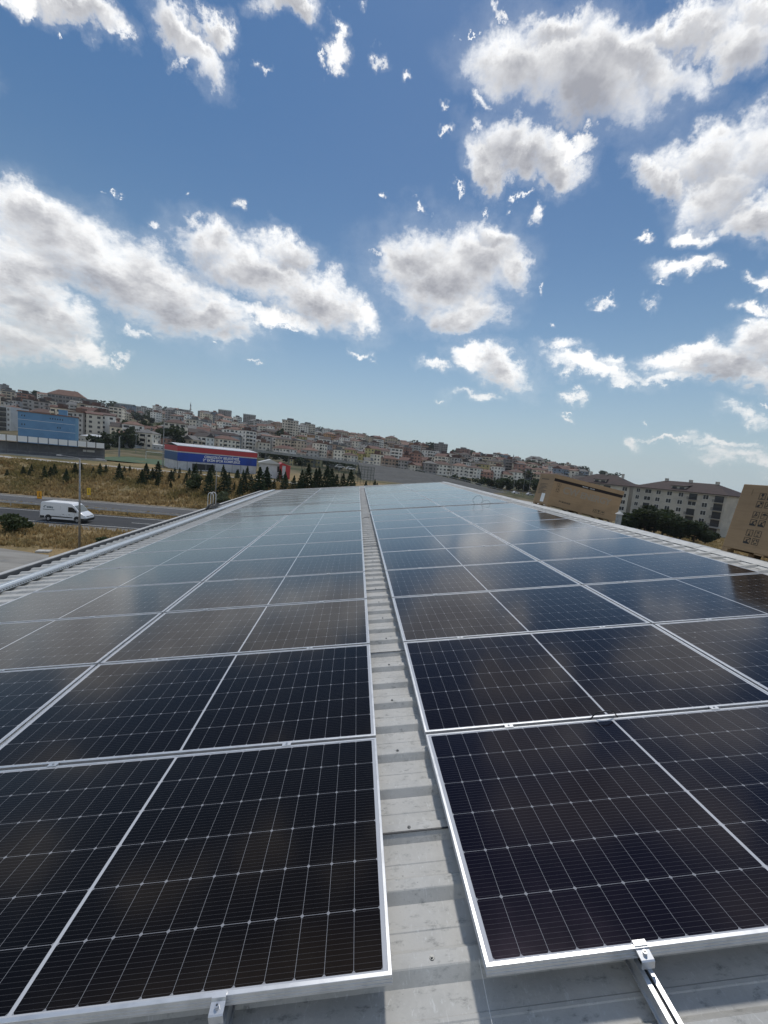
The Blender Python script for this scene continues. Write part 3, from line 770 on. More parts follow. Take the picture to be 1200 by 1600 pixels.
# ------------------------------------------------------------------ dry grass tufts (nobody could count them)
def grass_mat():
    m = bpy.data.materials.new('dry_grass_blades'); m.use_nodes = True; t = NT(m.node_tree)
    P = t.n('ShaderNodeNewGeometry').outputs['Position']
    n1 = t.noise(P, .08, 5, .6); n2 = t.noise(P, 1.1, 4, .7); n3 = t.noise(P, .35, 5, .65)
    c = t.mix(t.sstep(n2, .35, .65), (.31, .215, .095), (.48, .365, .19))
    c = t.mix(t.sstep(n1, .48, .64, 0, .75), c, (.15, .14, .05))
    c = t.mix(t.sstep(n3, .55, .72, 0, .7), c, (.20, .11, .05))
    p = t.n('ShaderNodeBsdfPrincipled', {'Base Color': c, 'Roughness': .9, 'Specular IOR Level': .1})
    tl = t.n('ShaderNodeBsdfTranslucent', {'Color': c}); mx = t.n('ShaderNodeMixShader', {0: .5, 1: p.outputs[0], 2: tl.outputs[0]})
    t.n('ShaderNodeOutputMaterial', {0: mx.outputs[0]}); return m
GRASS = grass_mat()
def tufts(name, n, gen_, hmin, hmax, wd):
    P = np.array([gen_() for _ in range(n)]); x, y = P[:, 0], P[:, 1]
    keep = np.sin(x * .55 + 2 * np.sin(y * .3)) * np.sin(y * .8 + np.sin(x * .4)) + rng.normal(size=n) * .5 > -.45
    x, y = x[keep], y[keep]; n = len(x)
    z = height(x, y) - .05 + 0.0
    vs = np.zeros((n, 3, 4, 3)); 
    for b in range(3):
        a = rng.uniform(0, 2 * pi, n); h_ = rng.uniform(hmin, hmax, n) ; lean = rng.normal(size=(n, 2)) * .22 * h_[:, None]
        ox = rng.normal(size=n) * .12; oy = rng.normal(size=n) * .12
        dx, dy = np.cos(a) * wd, np.sin(a) * wd
        bx_, by_ = x + ox, y + oy
        vs[:, b, 0] = np.stack([bx_ - dx, by_ - dy, z], -1); vs[:, b, 1] = np.stack([bx_ + dx, by_ + dy, z], -1)
        vs[:, b, 2] = np.stack([bx_ + dx * .8 + lean[:, 0], by_ + dy * .8 + lean[:, 1], z + h_], -1)
        vs[:, b, 3] = np.stack([bx_ - dx * .9 + lean[:, 0] * 1.3, by_ - dy * .9 + lean[:, 1], z + h_ * .85], -1)
    V = vs.reshape(-1, 3); F = np.arange(len(V)).reshape(-1, 4)
    me = bpy.data.meshes.new(name); me.from_pydata(V.tolist(), [], F.tolist()); me.materials.append(GRASS)
    o = bpy.data.objects.new(name, me); C.objects.link(o); return tag(o, kind='stuff')
def g_bank():
    t = rng.uniform(-100, -5); s = rng.uniform(69.3, 94); return rp(t, s)[:2]
def g_verge():
    while True:
        t = rng.uniform(-64, -14); s = rng.uniform(33, 45.6); p = rp(t, s)
        if p.y > 37.6 + .25 * (p.x + 36) * (p.x > -36) - 1.2 * abs(p.x + 31) * (p.x > -31): return p[:2]
def g_median():
    t = rng.uniform(-80, -20); s = rng.uniform(56.4, 60.4); return rp(t, s)[:2]
def g_right():
    y = rng.uniform(60, 130); u = rng.uniform(930, 1240); return ((u - 600) / FPX * y, y)
tg = tag(tufts('dry_grass', 22000, g_bank, .25, .85, .09), 'dry golden grass covering the bank behind the road', 'grass')
tag(tufts('dry_grass', 7000, g_verge, .15, .6, .06), 'dry brown grass on the verge between yard and road', 'grass')
tag(tufts('dry_grass', 4000, g_median, .15, .5, .06), 'dry grass on the central strip between the carriageways', 'grass')
tag(tufts('dry_grass', 12000, g_right, .2, .7, .10), 'dry brown grass on the open ground before the apartment blocks', 'grass')

# ------------------------------------------------------------------ trees and bushes
def leaf_mat(name, c1, c2, tr=True):
    m = bpy.data.materials.new(name); m.use_nodes = True; t = NT(m.node_tree)
    tc = t.n('ShaderNodeTexCoord').outputs['Object']
    f = t.sstep(t.noise(tc, 1.3, 5, .7), .35, .65)
    f2 = t.n('ShaderNodeObjectInfo').outputs['Random']
    c = t.mix(f, c1, c2); c = t.n('ShaderNodeHueSaturation', {'Value': t.lin(f2, 0, 1, .75, 1.25), 'Hue': t.lin(f2, 0, 1, .485, .51), 'Color': c}).outputs[0]
    p = t.n('ShaderNodeBsdfPrincipled', {'Base Color': c, 'Roughness': .7, 'Specular IOR Level': .25})
    tl = t.n('ShaderNodeBsdfTranslucent', {'Color': t.mix(.5, c, (.10, .13, .03))})
    mx = t.n('ShaderNodeMixShader', {0: .22, 1: p.outputs[0], 2: tl.outputs[0]})
    t.n('ShaderNodeOutputMaterial', {0: mx.outputs[0]}); return m
PINEL = leaf_mat('pine_needles', (.022,.040,.020), (.040,.064,.032)); BUSHL = leaf_mat('olive_leaves', (.05,.07,.03), (.085,.105,.05))
TREEL = leaf_mat('dark_leaves', (.016,.027,.011), (.030,.044,.018)); PALEL = leaf_mat('pale_leaves', (.10,.13,.075), (.15,.17,.10)); BARK = mat('bark', (.07,.05,.035), .9)
def leafcloud(pts, size, r_):
    """quads at points with outward-ish random tilt"""
    n = len(pts); vs = np.zeros((n, 4, 3))
    a = r_.normal(size=(n, 3)); a /= np.linalg.norm(a, axis=1)[:, None]
    b = r_.normal(size=(n, 3)); b -= a * (a * b).sum(1)[:, None]; b /= np.linalg.norm(b, axis=1)[:, None]
    s = size * r_.uniform(.6, 1.3, (n, 1)); 
    vs[:, 0] = pts - a * s - b * s * .6; vs[:, 1] = pts + a * s - b * s * .6; vs[:, 2] = pts + a * s * .8 + b * s * .6; vs[:, 3] = pts - a * s * .9 + b * s * .7
    return vs.reshape(-1, 3)
def mesh_leaves(name, V, m):
    me = bpy.data.meshes.new(name); me.from_pydata(V.tolist(), [], np.arange(len(V)).reshape(-1, 4).tolist()); me.materials.append(m); return me
def pine_mesh(seed):
    r_ = np.random.default_rng(seed); P = []
    for k in range(1500):                  # unit height
        z = .06 + .94 * r_.uniform() ** 1.35
        whorl = .5 + .5 * cos(z * 46 + r_.normal() * .5)
        rad = (1 - z) ** .85 * .30 * (.55 + .45 * whorl) * (.45 + .55 * r_.uniform() ** .4)
        a = r_.uniform(0, 2 * pi); rad *= 1 + .22 * sin(3 * a + seed) + .15 * sin(5 * a + z * 9)
        P.append((rad * cos(a), rad * sin(a), z - rad * .25))
    return mesh_leaves('pine_crown', leafcloud(np.array(P), .021, r_), PINEL)
def blob_mesh(seed, m, nl=9, leaf=.045, n=1900, flat=.75, low=.0):
    r_ = np.random.default_rng(seed); Cn = []
    for i in range(nl):
        a = r_.uniform(0, 2 * pi); q_ = r_.uniform(.1, .33); Cn.append((q_ * cos(a), q_ * sin(a), r_.uniform(.30 + low, .74), r_.uniform(.15, .27)))
    P = []
    for k in range(n):
        c = Cn[r_.integers(nl)]; v = r_.normal(size=3); v /= np.linalg.norm(v); rad = c[3] * (r_.uniform(.55, 1.08))
        p = (c[0] + v[0] * rad, c[1] + v[1] * rad, max(.02, c[2] + v[2] * rad * flat)); P.append(p)
    return mesh_leaves('tree_crown', leafcloud(np.array(P), leaf, r_), m)
def trunk_mesh(r0, h_, limbs=True):
    g = MB().cyl((0, 0, -.05), (0, 0, h_), r0, r0 * .5, 8)
    if limbs:
        for k in range(4):
            a = k * 1.7; g.cyl((0, 0, h_ * (.6 + .08 * k)), (.2 * cos(a), .2 * sin(a), h_ + .15), r0 * .45, r0 * .15, 6)
    return g.mesh('trunk', BARK)
def make_tree(name, label, cat, group, crown_me, trunk_me, loc, hgt_, wid, rz, crown='crown'):
    root = tag(empty(name, loc, rz), label, cat, group)
    root.scale = (wid, wid, hgt_)
    for nm, me_ in ((crown, crown_me), ('trunk', trunk_me)):
        if me_ is None: continue
        o = bpy.data.objects.new(nm, me_); C.objects.link(o); o.parent = root
    return root
PM = [pine_mesh(i) for i in range(7)]; PT = trunk_mesh(.02, .35, False)
pines = [(15,745,11),(36,742,16),(46,744,14),(54,740,13),(66,748,18),(78,744,15),(86,741,13),(100,752,22),(108,745,14),(121,741,13),(128,738,12),(150,739,11),(157,742,14),(166,740,12),(184,748,18),(186,738,12),
  (195,740,13),(203,739,13),(193,751,8),(219,756,18),(230,752,20),(237,749,15),(251,749,22),(242,758,14),(262,754,16),(274,751,15),(268,762,10),(283,744,14),(292,746,13),(300,745,16),(306,742,18),(318,741,10),
  (326,753,20),(335,744,15),(327,771,26),(347,770,26),(352,748,17),(362,760,24),(371,748,15),(376,775,24),(383,742,12),(392,742,8),(386,770,24),(404,770,30),(412,764,24),(420,764,22),(433,752,18),(430,766,20),(447,766,26),(455,768,18),
  (467,762,22),(481,766,28),(490,764,22),(500,764,24),(508,766,26),(517,762,22),(527,766,24),(536,768,20),(546,768,24),(557,766,16),(571,766,18),(470,770,18),(495,772,20),(522,772,18),(552,772,14)]
rp_ = random.Random(23)
for k in range(26): u_ = rp_.uniform(265, 600); pines.append((u_, 741 + (u_ - 265) * .075 + rp_.uniform(0, 22), rp_.uniform(8, 18)))
pines.sort(key=lambda p: p[0])
for i, (u, v, hp) in enumerate(pines):
    # stand it on the bank: march along the ray of its foot
    best = None
    for y in np.arange(72, 100, .25):
        p = at_y(u, v, y); e = p.z - hz(p.x, p.y)
        if best is None or abs(e) < best[0]: best = (abs(e), p)
    p = best[1]; hh = hp * p.y / FPX * 1.12 * random.uniform(.72, 1.22); p = p + Vector((random.uniform(-.7, .7), 0, 0))
    where = ('below the stand' if u < 160 else 'below the pitch' if u < 255 else 'before the sports hall' if u < 402 else 'beyond the roof')
    make_tree('pine_tree', '%s pine on the bank, %s from the left, %s' % ('tall' if hp > 22 else 'small' if hp < 14 else 'young', ordn(i), where), 'pine', 'young pines along the bank',
              PM[(i * 3) % 7], PT, (p.x, p.y, hz(p.x, p.y) - .05), hh * 1.1, hh * random.uniform(1.15, 1.65), i * 1.3)
BM = [blob_mesh(20 + i, BUSHL, 8, .04, 1500, .8, -.12) for i in range(2)]; BP = [blob_mesh(30, PALEL, 7, .04, 1300, .8, -.12)]
TM = [blob_mesh(40 + i, TREEL, 11, .034, 3000, .8, -.02) for i in range(3)]; TT = trunk_mesh(.03, .45)
def bush(u, v, y, wpx, hpx, me_, label, name='bush', cat='bush', group=None):
    p = at_y(u, v, y); z = hz(p.x, p.y); k = y / FPX
    return make_tree(name, label, cat, group, me_, TT, (p.x, p.y, z - .1), hpx * k / .82, wpx * k / .9, u * .7)
bush(301, 768, 83, 32, 30, BM[0], 'big round olive green bush on the bank before the hall')
bush(349, 789, 77, 26, 20, BP[0], 'pale green bush at the foot of the bank beside the curved lamp post')
bush(22, 850, 42.5, 44, 32, BM[1], 'wide dark green bush on the verge between yard and road')
bush(163, 844, 41.5, 26, 20, BM[0], 'low green bush on the verge right of the tall lamp post')
bush(178, 850, 40.5, 20, 16, BM[1], 'small tangled bush by the roof edge, right of the other verge bush')

# ------------------------------------------------------------------ street furniture by the road
POLE = mat('lamp_post_grey', (.30,.30,.30), .55, .4, noise=(2, (.22,.21,.2), .4, .7)); LAMPH = mat('lamp_head', (.4,.4,.4), .4, .3)
b = at_z(124, 861, 0.0); top = at_y(129.5, 716, b.y)
root = tag(empty('street_lamp', (b.x, b.y, 0)), 'tall grey lamp post with two level arms on the verge', 'lamp post')
MB().cyl((0, 0, -.1), (0, 0, top.z), .105, .06, 14).build('pole', POLE, root, smooth=True)
for sx in (-1, 1):
    MB().tube([(0, 0, top.z - .05), (sx * .5, 0, top.z + .0), (sx * 1.75, 0, top.z + .06)], .035, 8).build('arm', POLE, root, smooth=True)
    o = MB().box((sx * 1.7 - .08, -.12, top.z + .0), (sx * 1.7 + sx * .6 + .08, .12, top.z + .12)).build('lamp_head', LAMPH, root); bevel(o, .03)
MB().cyl((0, 0, 0), (0, 0, .35), .17, .13, 14).build('base_sleeve', POLE, root)
b = at_y(335.5, 800, 76.0); zb = hz(b.x, b.y); top = at_y(338.5, 733, b.y)
root = tag(empty('street_lamp', (b.x, b.y, zb)), 'slim lamp post with a curved arm beside the ladder head', 'lamp post')
hh = top.z - zb
MB().cyl((0, 0, -.1), (0, 0, hh), .09, .05, 12).build('pole', POLE, root, smooth=True)
MB().tube([(0, 0, hh - .05), (-.25, 0, hh + .45), (-.7, 0, hh + .8), (-1.5, 0, hh + .95)], .03, 8).build('arm', POLE, root, smooth=True)
o = MB().box((-2.0, -.1, hh + .9), (-1.4, .1, hh + 1.02)).build('lamp_head', LAMPH, root); bevel(o, .03)
# guard rail on the central strip
GRM = mat('guard_rail_steel', (.45,.44,.42), .5, .4, noise=(1.5, (.33,.31,.28), .4, .7))
gr = tag(empty('guard_rail', rp(-100, 57.6)), 'long steel guard rail on posts along the central strip of the road', 'guard rail')
def rrp(t, ds, z): return rp(t, 57.6 + ds, z) - rp(-100, 57.6)
g = MB(); prof = [(0, .42), (-.05, .47), (-.01, .55), (-.05, .63), (0, .70), (.02, .70), (-.02, .63), (.02, .55), (-.02, .47), (.02, .42)]
vs = [rrp(-100, a, z) for a, z in prof] + [rrp(50, a, z) for a, z in prof]; n = len(prof)
g.add(vs, [(i, (i+1) % n, n + (i+1) % n, n + i) for i in range(n)]).build('beam', GRM, gr)
t = -99.0
while t < 50:
    p = rrp(t, .04, 0); MB().box((p.x - .06, p.y + .005, -.2), (p.x + .06, p.y + .11, .66)).build('post', GRM, gr); t += 4.0
# yellow signs
YEL = mat('sign_yellow', (.75,.48,.03), .45); ORA = mat('sign_orange', (.80,.36,.02), .45)
def sign(u, v0, v1, y, wpx, m, label, plate2=None, zoff=0):
    b = at_y(u, v1, y); zb = hz(b.x, b.y); tp = at_y(u, v0, y); k = y / FPX
    root = tag(empty('road_sign', (b.x, b.y, zb), .13), label, 'sign')
    h_ = tp.z - zb
    MB().cyl((0, 0, -.1), (0, 0, h_), .04, n=10).build('post', POLE, root)
    w_ = wpx * k / 2; pb = h_ - 1.35
    o = MB().box((-w_, -.075, pb + .02), (w_, -.045, h_ + .02)).build('sign_board', m, root); bevel(o, .02, 2)
    MB().box((-w_ * .55, -.0785, pb + .45), (w_ * .55, -.0755, pb + .52)).build('bar_mark', DARKM, root)
    MB().box((-w_ * .12, -.0785, pb + .55), (w_ * .12, -.0755, h_ - .2)).build('bar_mark', DARKM, root)
    if plate2: MB().box((-w_, -.075, pb - .42), (w_, -.045, pb - .02)).build('plate', plate2, root)
sign(139, 762.5, 780.5, 71.0, 5.6, YEL, 'yellow road sign with white plate below, at the foot of the bank', PAPER)
sign(62, 767.5, 784, 66.0, 7, ORA, 'orange road sign on a post behind the white van')

# ------------------------------------------------------------------ white van
VW = mat('van_white', (.74,.75,.76), .28, coat=.5, noise=(1.5, (.68,.69,.7), .5, .8)); VDARK = mat('van_trim', (.02,.021,.022), .5); VGL = mat('van_glass', (.012,.014,.016), .06); TYRE = mat('tyre', (.015,.015,.015), .8)
RIM = mat('wheel_rim', (.42,.43,.44), .35, .6); TEAL = mat('van_print', (.015,.06,.075), .5); LIGHTG = mat('lamp_glass', (.6,.62,.64), .1)
vp = at_z(103, 818, 0.02)
vp.x -= 1.0
van = tag(empty('delivery_van', (vp.x, sroad(vp.x, 0) * 0 + rp(vp.x, 49.6).y, .022), math.atan(.13)), 'white delivery van driving right on the near carriageway', 'van'); van.scale = (.87, 1, 1)
bodyp = [(-3.05,.42),(-3.08,.75),(-3.06,1.5),(-3.0,2.30),(-2.90,2.43),(-2.6,2.48),(.75,2.47),(1.15,2.40),(1.45,2.22),(2.22,1.40),(2.62,1.22),(2.92,1.02),(3.04,.78),(3.05,.42),(2.55,.36),(-2.6,.36)]
secs = [(-1.03, .0, 1.0), (-1.035, .0, 1.0), (1.035, 0, 1.0)]
g = MB(); n = len(bodyp); vs = []
for yy, sc in ((-1.0, 1), (-.86, 1), (.86, 1), (1.0, 1)):
    for (x, z) in bodyp:
        inner = abs(yy) < .9
        tum = 1 - (.10 * max(0, (z - 1.15)) / 1.3 if not inner else 0) * 1
        yv = yy * (tum if not inner else 1.0)
        zz_ = z + (0.03 if inner and z > 2.0 else 0) - (.0 if inner else (.05 if z > 2.35 else 0))
        xx_ = x + ((.06 if x > 2.0 else 0) if inner else (-.05 if x > 2.5 else 0))
        vs.append((xx_, yv, zz_))
fs = []
for k in range(3):
    for i in range(n): fs.append((k*n + i, k*n + (i+1) % n, (k+1)*n + (i+1) % n, (k+1)*n + i))
fs += [tuple(range(n)), tuple(range(3*n, 4*n))]
o = g.add(vs, fs).build('body', VW, van); bevel(o, .045, 3, 25)
def van_side(poly, y_off, m, name, parent=van):
    """thin panel on the near flank following the tumblehome"""
    def Y(z, e): return -(1.0 * (1 - .10 * max(0, z - 1.15) / 1.3)) - e
    n = len(poly); vs = [(x, Y(z, y_off), z) for x, z in poly] + [(x, Y(z, -.02), z) for x, z in poly]
    return MB().add(vs, [(i, (i+1) % n, n + (i+1) % n, n + i) for i in range(n)] + [tuple(range(n)), tuple(range(2*n-1, n-1, -1))]).build(name, m, parent)
van_side([(.72, 1.38), (.72, 2.02), (1.22, 2.02), (1.50, 1.88), (1.92, 1.42), (1.80, 1.36)], .012, VGL, 'side_window')
MB().add([(1.50, -.80, 2.215), (1.50, .80, 2.215), (2.25, .86, 1.46), (2.25, -.86, 1.46), (1.47, -.80, 2.19), (1.47, .80, 2.19), (2.22, .86, 1.43), (2.22, -.86, 1.43)],
         [(0,1,2,3), (4,7,6,5), (0,4,5,1), (1,5,6,2), (2,6,7,3), (3,7,4,0)]).build('windscreen', mat('windscreen_glass', (.10,.13,.14), .05), van)
van_side([(-2.0, .62), (-2.0, .76), (1.35, .72), (1.35, .60)], .02, VDARK, 'side_moulding')
van_side([(-3.07, .40), (-3.07, .72), (-2.5, .72), (-2.45, .40)], .015, VDARK, 'rear_bumper')
o = MB().box((2.45, -1.02, .30), (3.12, 1.02, .66)).build('front_bumper', VDARK, van); bevel(o, .08, 3)
van_side([(-.02, 1.02), (-.02, 1.06), (.16, 1.06), (.16, 1.02)], .02, VDARK, 'door_handle')
van_side([(.80, 1.02), (.80, 1.06), (.98, 1.06), (.98, 1.02)], .02, VDARK, 'door_handle')
for x in (-.35, .55, 1.62): van_side([(x, .78), (x, 2.1 if x < 1 else 1.34), (x + .012, 2.1 if x < 1 else 1.34), (x + .012, .78)], .0035, VDARK, 'door_seam')
van_side([(2.25, 1.02), (2.35, 1.2), (2.72, 1.08), (2.86, .92), (2.55, .86)], -.02, LIGHTG, 'headlight')
o = MB().box((1.62, -1.24, 1.40), (1.80, -1.02, 1.72)).build('mirror', VDARK, van); bevel(o, .04)
o = MB().box((2.93, -.7, .72), (3.07, .7, .92)).build('grille', VDARK, van)
for x in (-1.95, 1.95):
    van_side([(x + .47 * cos(a), .42 + .47 * sin(a)) for a in [pi * j / 10 for j in range(11)]], .003, VDARK, 'wheel_arch')
    for yy, o1 in ((-1.0, -.03), (1.0, .03)):
        wv = MB().cyl((x, yy * .80, .345), (x, yy * 1.015, .345), .345, n=22).build('wheel', TYRE, van); bevel(wv, .03)
        MB().cyl((x, yy * 1.0, .345), (x, yy * 1.022, .345), .20, .185, n=18).build('rim', RIM, wv)
def on_van(x, z, off=.006):
    yv = -(1.0 * (1 - .10 * max(0, z - 1.15) / 1.3)) - off
    return Matrix.Translation((x, yv, z)) @ Matrix.Rotation(R(90 - 4.4), 4, 'X')
text('lettering', 'ambry', .34, TEAL, van, on_van(-1.75, 1.86, .008), .003, bold=True)
van_side([(-2.55, 1.72), (-2.62, 1.85), (-2.52, 2.0), (-2.30, 2.02), (-2.26, 1.97), (-2.46, 1.95), (-2.53, 1.85), (-2.48, 1.75)], .009, TEAL, 'logo_mark')
van_side([(-2.70, 1.50), (-2.70, 1.56), (-1.15, 1.56), (-1.15, 1.50)], .006, TEAL, 'printed_band')

# ================================================================== buildings
def omat(name, rough=.75, noise=None): return mat(name, rough=rough, noise=noise, objcol=True)
WALLC = omat('render_wall', .85, noise=(.22, .86, .45, .62)); ROOFC = omat('roof_tiles', .85, noise=(.5, .75, .4, .65))
WINM = mat('window_dark', (.035,.037,.04), .2); WINF = mat('window_frame', (.62,.62,.60), .5)
SHAD = mat('balcony_slab', (.36,.35,.33), .8)
def hip_roof(g, x0, x1, y0, y1, z, rise, over=.45, mi=0):
    x0 -= over; x1 += over; y0 -= over; y1 += over; w_, d_ = x1 - x0, y1 - y0
    k = min(w_, d_) / 2
    if w_ >= d_: r0, r1 = (x0 + k, (y0+y1)/2, z + rise), (x1 - k + .001, (y0+y1)/2, z + rise)
    else: r0, r1 = ((x0+x1)/2, y0 + k, z + rise), ((x0+x1)/2, y1 - k + .001, z + rise)
    b = [(x0,y0,z), (x1,y0,z), (x1,y1,z), (x0,y1,z)]; b2 = [(x, y, z - .18) for x, y, _ in b]
    if w_ >= d_: fs = [(0,1,5,4), (1,2,5), (2,3,4,5), (3,0,4)]
    else: fs = [(0,1,4), (1,2,5,4), (2,3,5), (3,0,4,5)]
    fs += [(6,7,1,0), (7,8,2,1), (8,9,3,2), (9,6,0,3), (9,8,7,6)]
    return g.add(b + [r0, r1] + b2, fs, mi)
def house_body(wd, dp, st, seed, balc=True, sh=2.85):
    """walls of a far house: storeys of windows and balconies as relief on the wall mesh"""
    r_ = random.Random(seed); g = MB(); x0, x1, y0, y1 = -wd/2, wd/2, -dp/2, dp/2; h_ = st * sh + .3
    g.box((x0, y0, -7), (x1, y1, h_))
    nb = max(2, int(wd / 2.9)); ws = wd / nb; kinds = [r_.random() for _ in range(nb)]
    for i in range(nb):
        xc = x0 + ws * (i + .5)
        for f in range(st):
            z = f * sh + .95
            if balc and kinds[i] < .42 and f > 0:
                g.box((xc - ws*.46, y0 - 1.1, z - 1.05), (xc + ws*.46, y0 - .004, z - .85), 0)
                g.box((xc - ws*.46, y0 - 1.1, z - .849), (xc + ws*.46, y0 - 1.0, z - .02), 0)
                g.box((xc - ws*.40, y0 - .03, z - .8), (xc + ws*.40, y0 - .003, z + 1.35), 1)
            else:
                ww = r_.choice((.55, .7, .85)); g.box((xc - ww, y0 - .03, z), (xc + ww, y0 - .003, z + 1.35), 1)
    nd = max(2, int(dp / 3.4)); ds = dp / nd
    for j in range(nd):
        yc = y0 + ds * (j + .5)
        for f in range(st):
            z = f * sh + .95
            for xs, e in ((x0, -1), (x1, 1)):
                a, b = sorted((xs + e * .003, xs + e * .03)); g.box((a, yc - .6, z), (b, yc + .6, z + 1.3), 1)
    return g.mesh('house_walls', [WALLC, WINM], fix=False), h_
def house_roof(wd, dp, h_, kind, seed):
    r_ = random.Random(seed); g = MB()
    if kind == 'hip': hip_roof(g, -wd/2, wd/2, -dp/2, dp/2, h_ + .02, min(wd, dp) * .5 * r_.uniform(.42, .6)); g.box((wd*.18, -.4, h_ + .5), (wd*.18 + .7, .4, h_ + min(wd, dp) * .27 + .7))
    elif kind == 'gable':
        rs = dp * .5 * r_.uniform(.45, .6); g.prism([(-dp/2 - .4, h_ + .01), (dp/2 + .4, h_ + .01), (0, h_ + rs)], 0, -wd/2 - .35, wd/2 + .35)
    elif kind == 'flat':
        g.box((-wd/2 - .25, -dp/2 - .25, h_ + .003), (wd/2 + .25, dp/2 + .25, h_ + .45)); g.box((-wd*.2, -dp*.2, h_ + .453), (wd*.2, dp*.25, h_ + 2.9))
        for k in range(3): g.box((wd*(.26 + .07*k), -dp*.3, h_ + .453), (wd*(.26 + .07*k) + .5, -dp*.3 + .5, h_ + 1.5))
    elif kind == 'shed': g.prism([(-dp/2 - .3, h_ + .01), (dp/2 + .3, h_ + .01), (dp/2 + .3, h_ + 1.9), (-dp/2 - .3, h_ + .4)], 0, -wd/2 - .3, wd/2 + .3)
    else:
        n = 10; pl_ = [(-dp/2 - .2, h_ + .01)] + [(-dp/2 - .2 + (dp + .4) * i / n, h_ + .02 + 2.6 * sin(pi * i / n)) for i in range(1, n)] + [(dp/2 + .2, h_ + .01)]
        g.prism(pl_, 0, -wd/2 - .3, wd/2 + .3)
    return g.mesh('roof', ROOFC)
KINDS = []
spec = [(9,9,3,'hip'),(11,10,3,'hip'),(8,9,2,'gable'),(14,10,3,'hip'),(9,9,4,'flat'),(17,10,3,'hip'),(9,10,3,'gable'),(12,9,2,'gable'),(9,9,5,'flat'),(11,8,4,'hip'),(13,9,5,'hip'),(8,9,4,'flat'),(8,8,5,'shed'),(12,9,3,'shed'),(10,9,6,'flat'),(11,9,5,'gable')]
for i, (a, b, c_, k) in enumerate(spec):
    bm_, h_ = house_body(a, b, c_, 100 + i); KINDS.append((bm_, house_roof(a, b, h_, k, i), a, h_, c_, k))
TALL = []
for i, (a, b, c_, k) in enumerate([(20,16,7,'flat'),(26,15,6,'hip'),(18,17,9,'flat'),(22,16,8,'dome'),(30,14,5,'hip'),(17,15,7,'hip')]):
    bm_, h_ = house_body(a, b, c_, 200 + i); TALL.append((bm_, house_roof(a, b, h_, k, 50 + i), a, h_, c_, k))
WCOL = [((.72,.62,.47),'cream'),((.47,.45,.42),'grey'),((.82,.78,.70),'white'),((.56,.47,.35),'beige'),((.33,.30,.28),'dark grey'),((.46,.33,.24),'tan'),((.36,.20,.15),'brick red'),((.50,.44,.20),'yellow'),((.47,.27,.13),'orange'),((.24,.29,.35),'blue grey'),((.76,.69,.57),'pale')]
WWT = [15,10,26,10,8,6,5,2,2,3,20]
RCOL = [((.150,.076,.055),'red'),((.115,.066,.050),'brown red'),((.075,.060,.052),'brown'),((.17,.165,.155),'grey'),((.20,.115,.082),'pale red')]
rc = random.Random(11)
STN = {2:'two',3:'three',4:'four',5:'five',6:'six',7:'seven',8:'eight',9:'nine'}
def place(kind, x, y, rz, wc, rcol, name, label, cat, group):
    o = bpy.data.objects.new(name, kind[0]); C.objects.link(o); o.location = (x, y, hz(x, y)); o.rotation_euler.z = rz
    o.color = (*wc, 1); tag(o, label, cat, group)
    rf = bpy.data.objects.new('roof', kind[1]); C.objects.link(rf); rf.parent = o; rf.color = (*rcol, 1)
    return o
def hill_v(u, y):
    x = (u - 600) / FPX * y; p = Vector((x, y, hz(x, y)))
    q_ = RW.transposed() @ (p - Vector((0, 0, H))); return 800 - FPX * q_.z / q_.y
ROWN = 9
nh = 0
ROWT = ['lowest row of the town', 'second row up', 'third row up', 'fourth row up', 'fifth row up', 'sixth row up', 'seventh row up', 'eighth row up', 'top row']
rest = {}
WMATS = {n_: mat('far_wall_' + n_.replace(' ', '_'), c_, .85) for c_, n_ in WCOL}; RMATS = {n_: mat('far_roof_' + n_.replace(' ', '_'), c_, .85) for c_, n_ in RCOL}
RESTM = list(WMATS.values()) + list(RMATS.values()) + [WINM]
rv, rf_, rm_ = [], [], []; rbase = 0
def merge(me_, M, idx_of):
    global rbase
    n_ = len(me_.vertices); co = np.empty(n_ * 3, 'f'); me_.vertices.foreach_get('co', co); co = co.reshape(-1, 3) @ np.array(M.to_3x3()).T + np.array(M.translation)
    rv.extend(co.tolist())
    for p in me_.polygons: rf_.append([rbase + i for i in p.vertices]); rm_.append(idx_of(p.material_index))
    rbase += n_
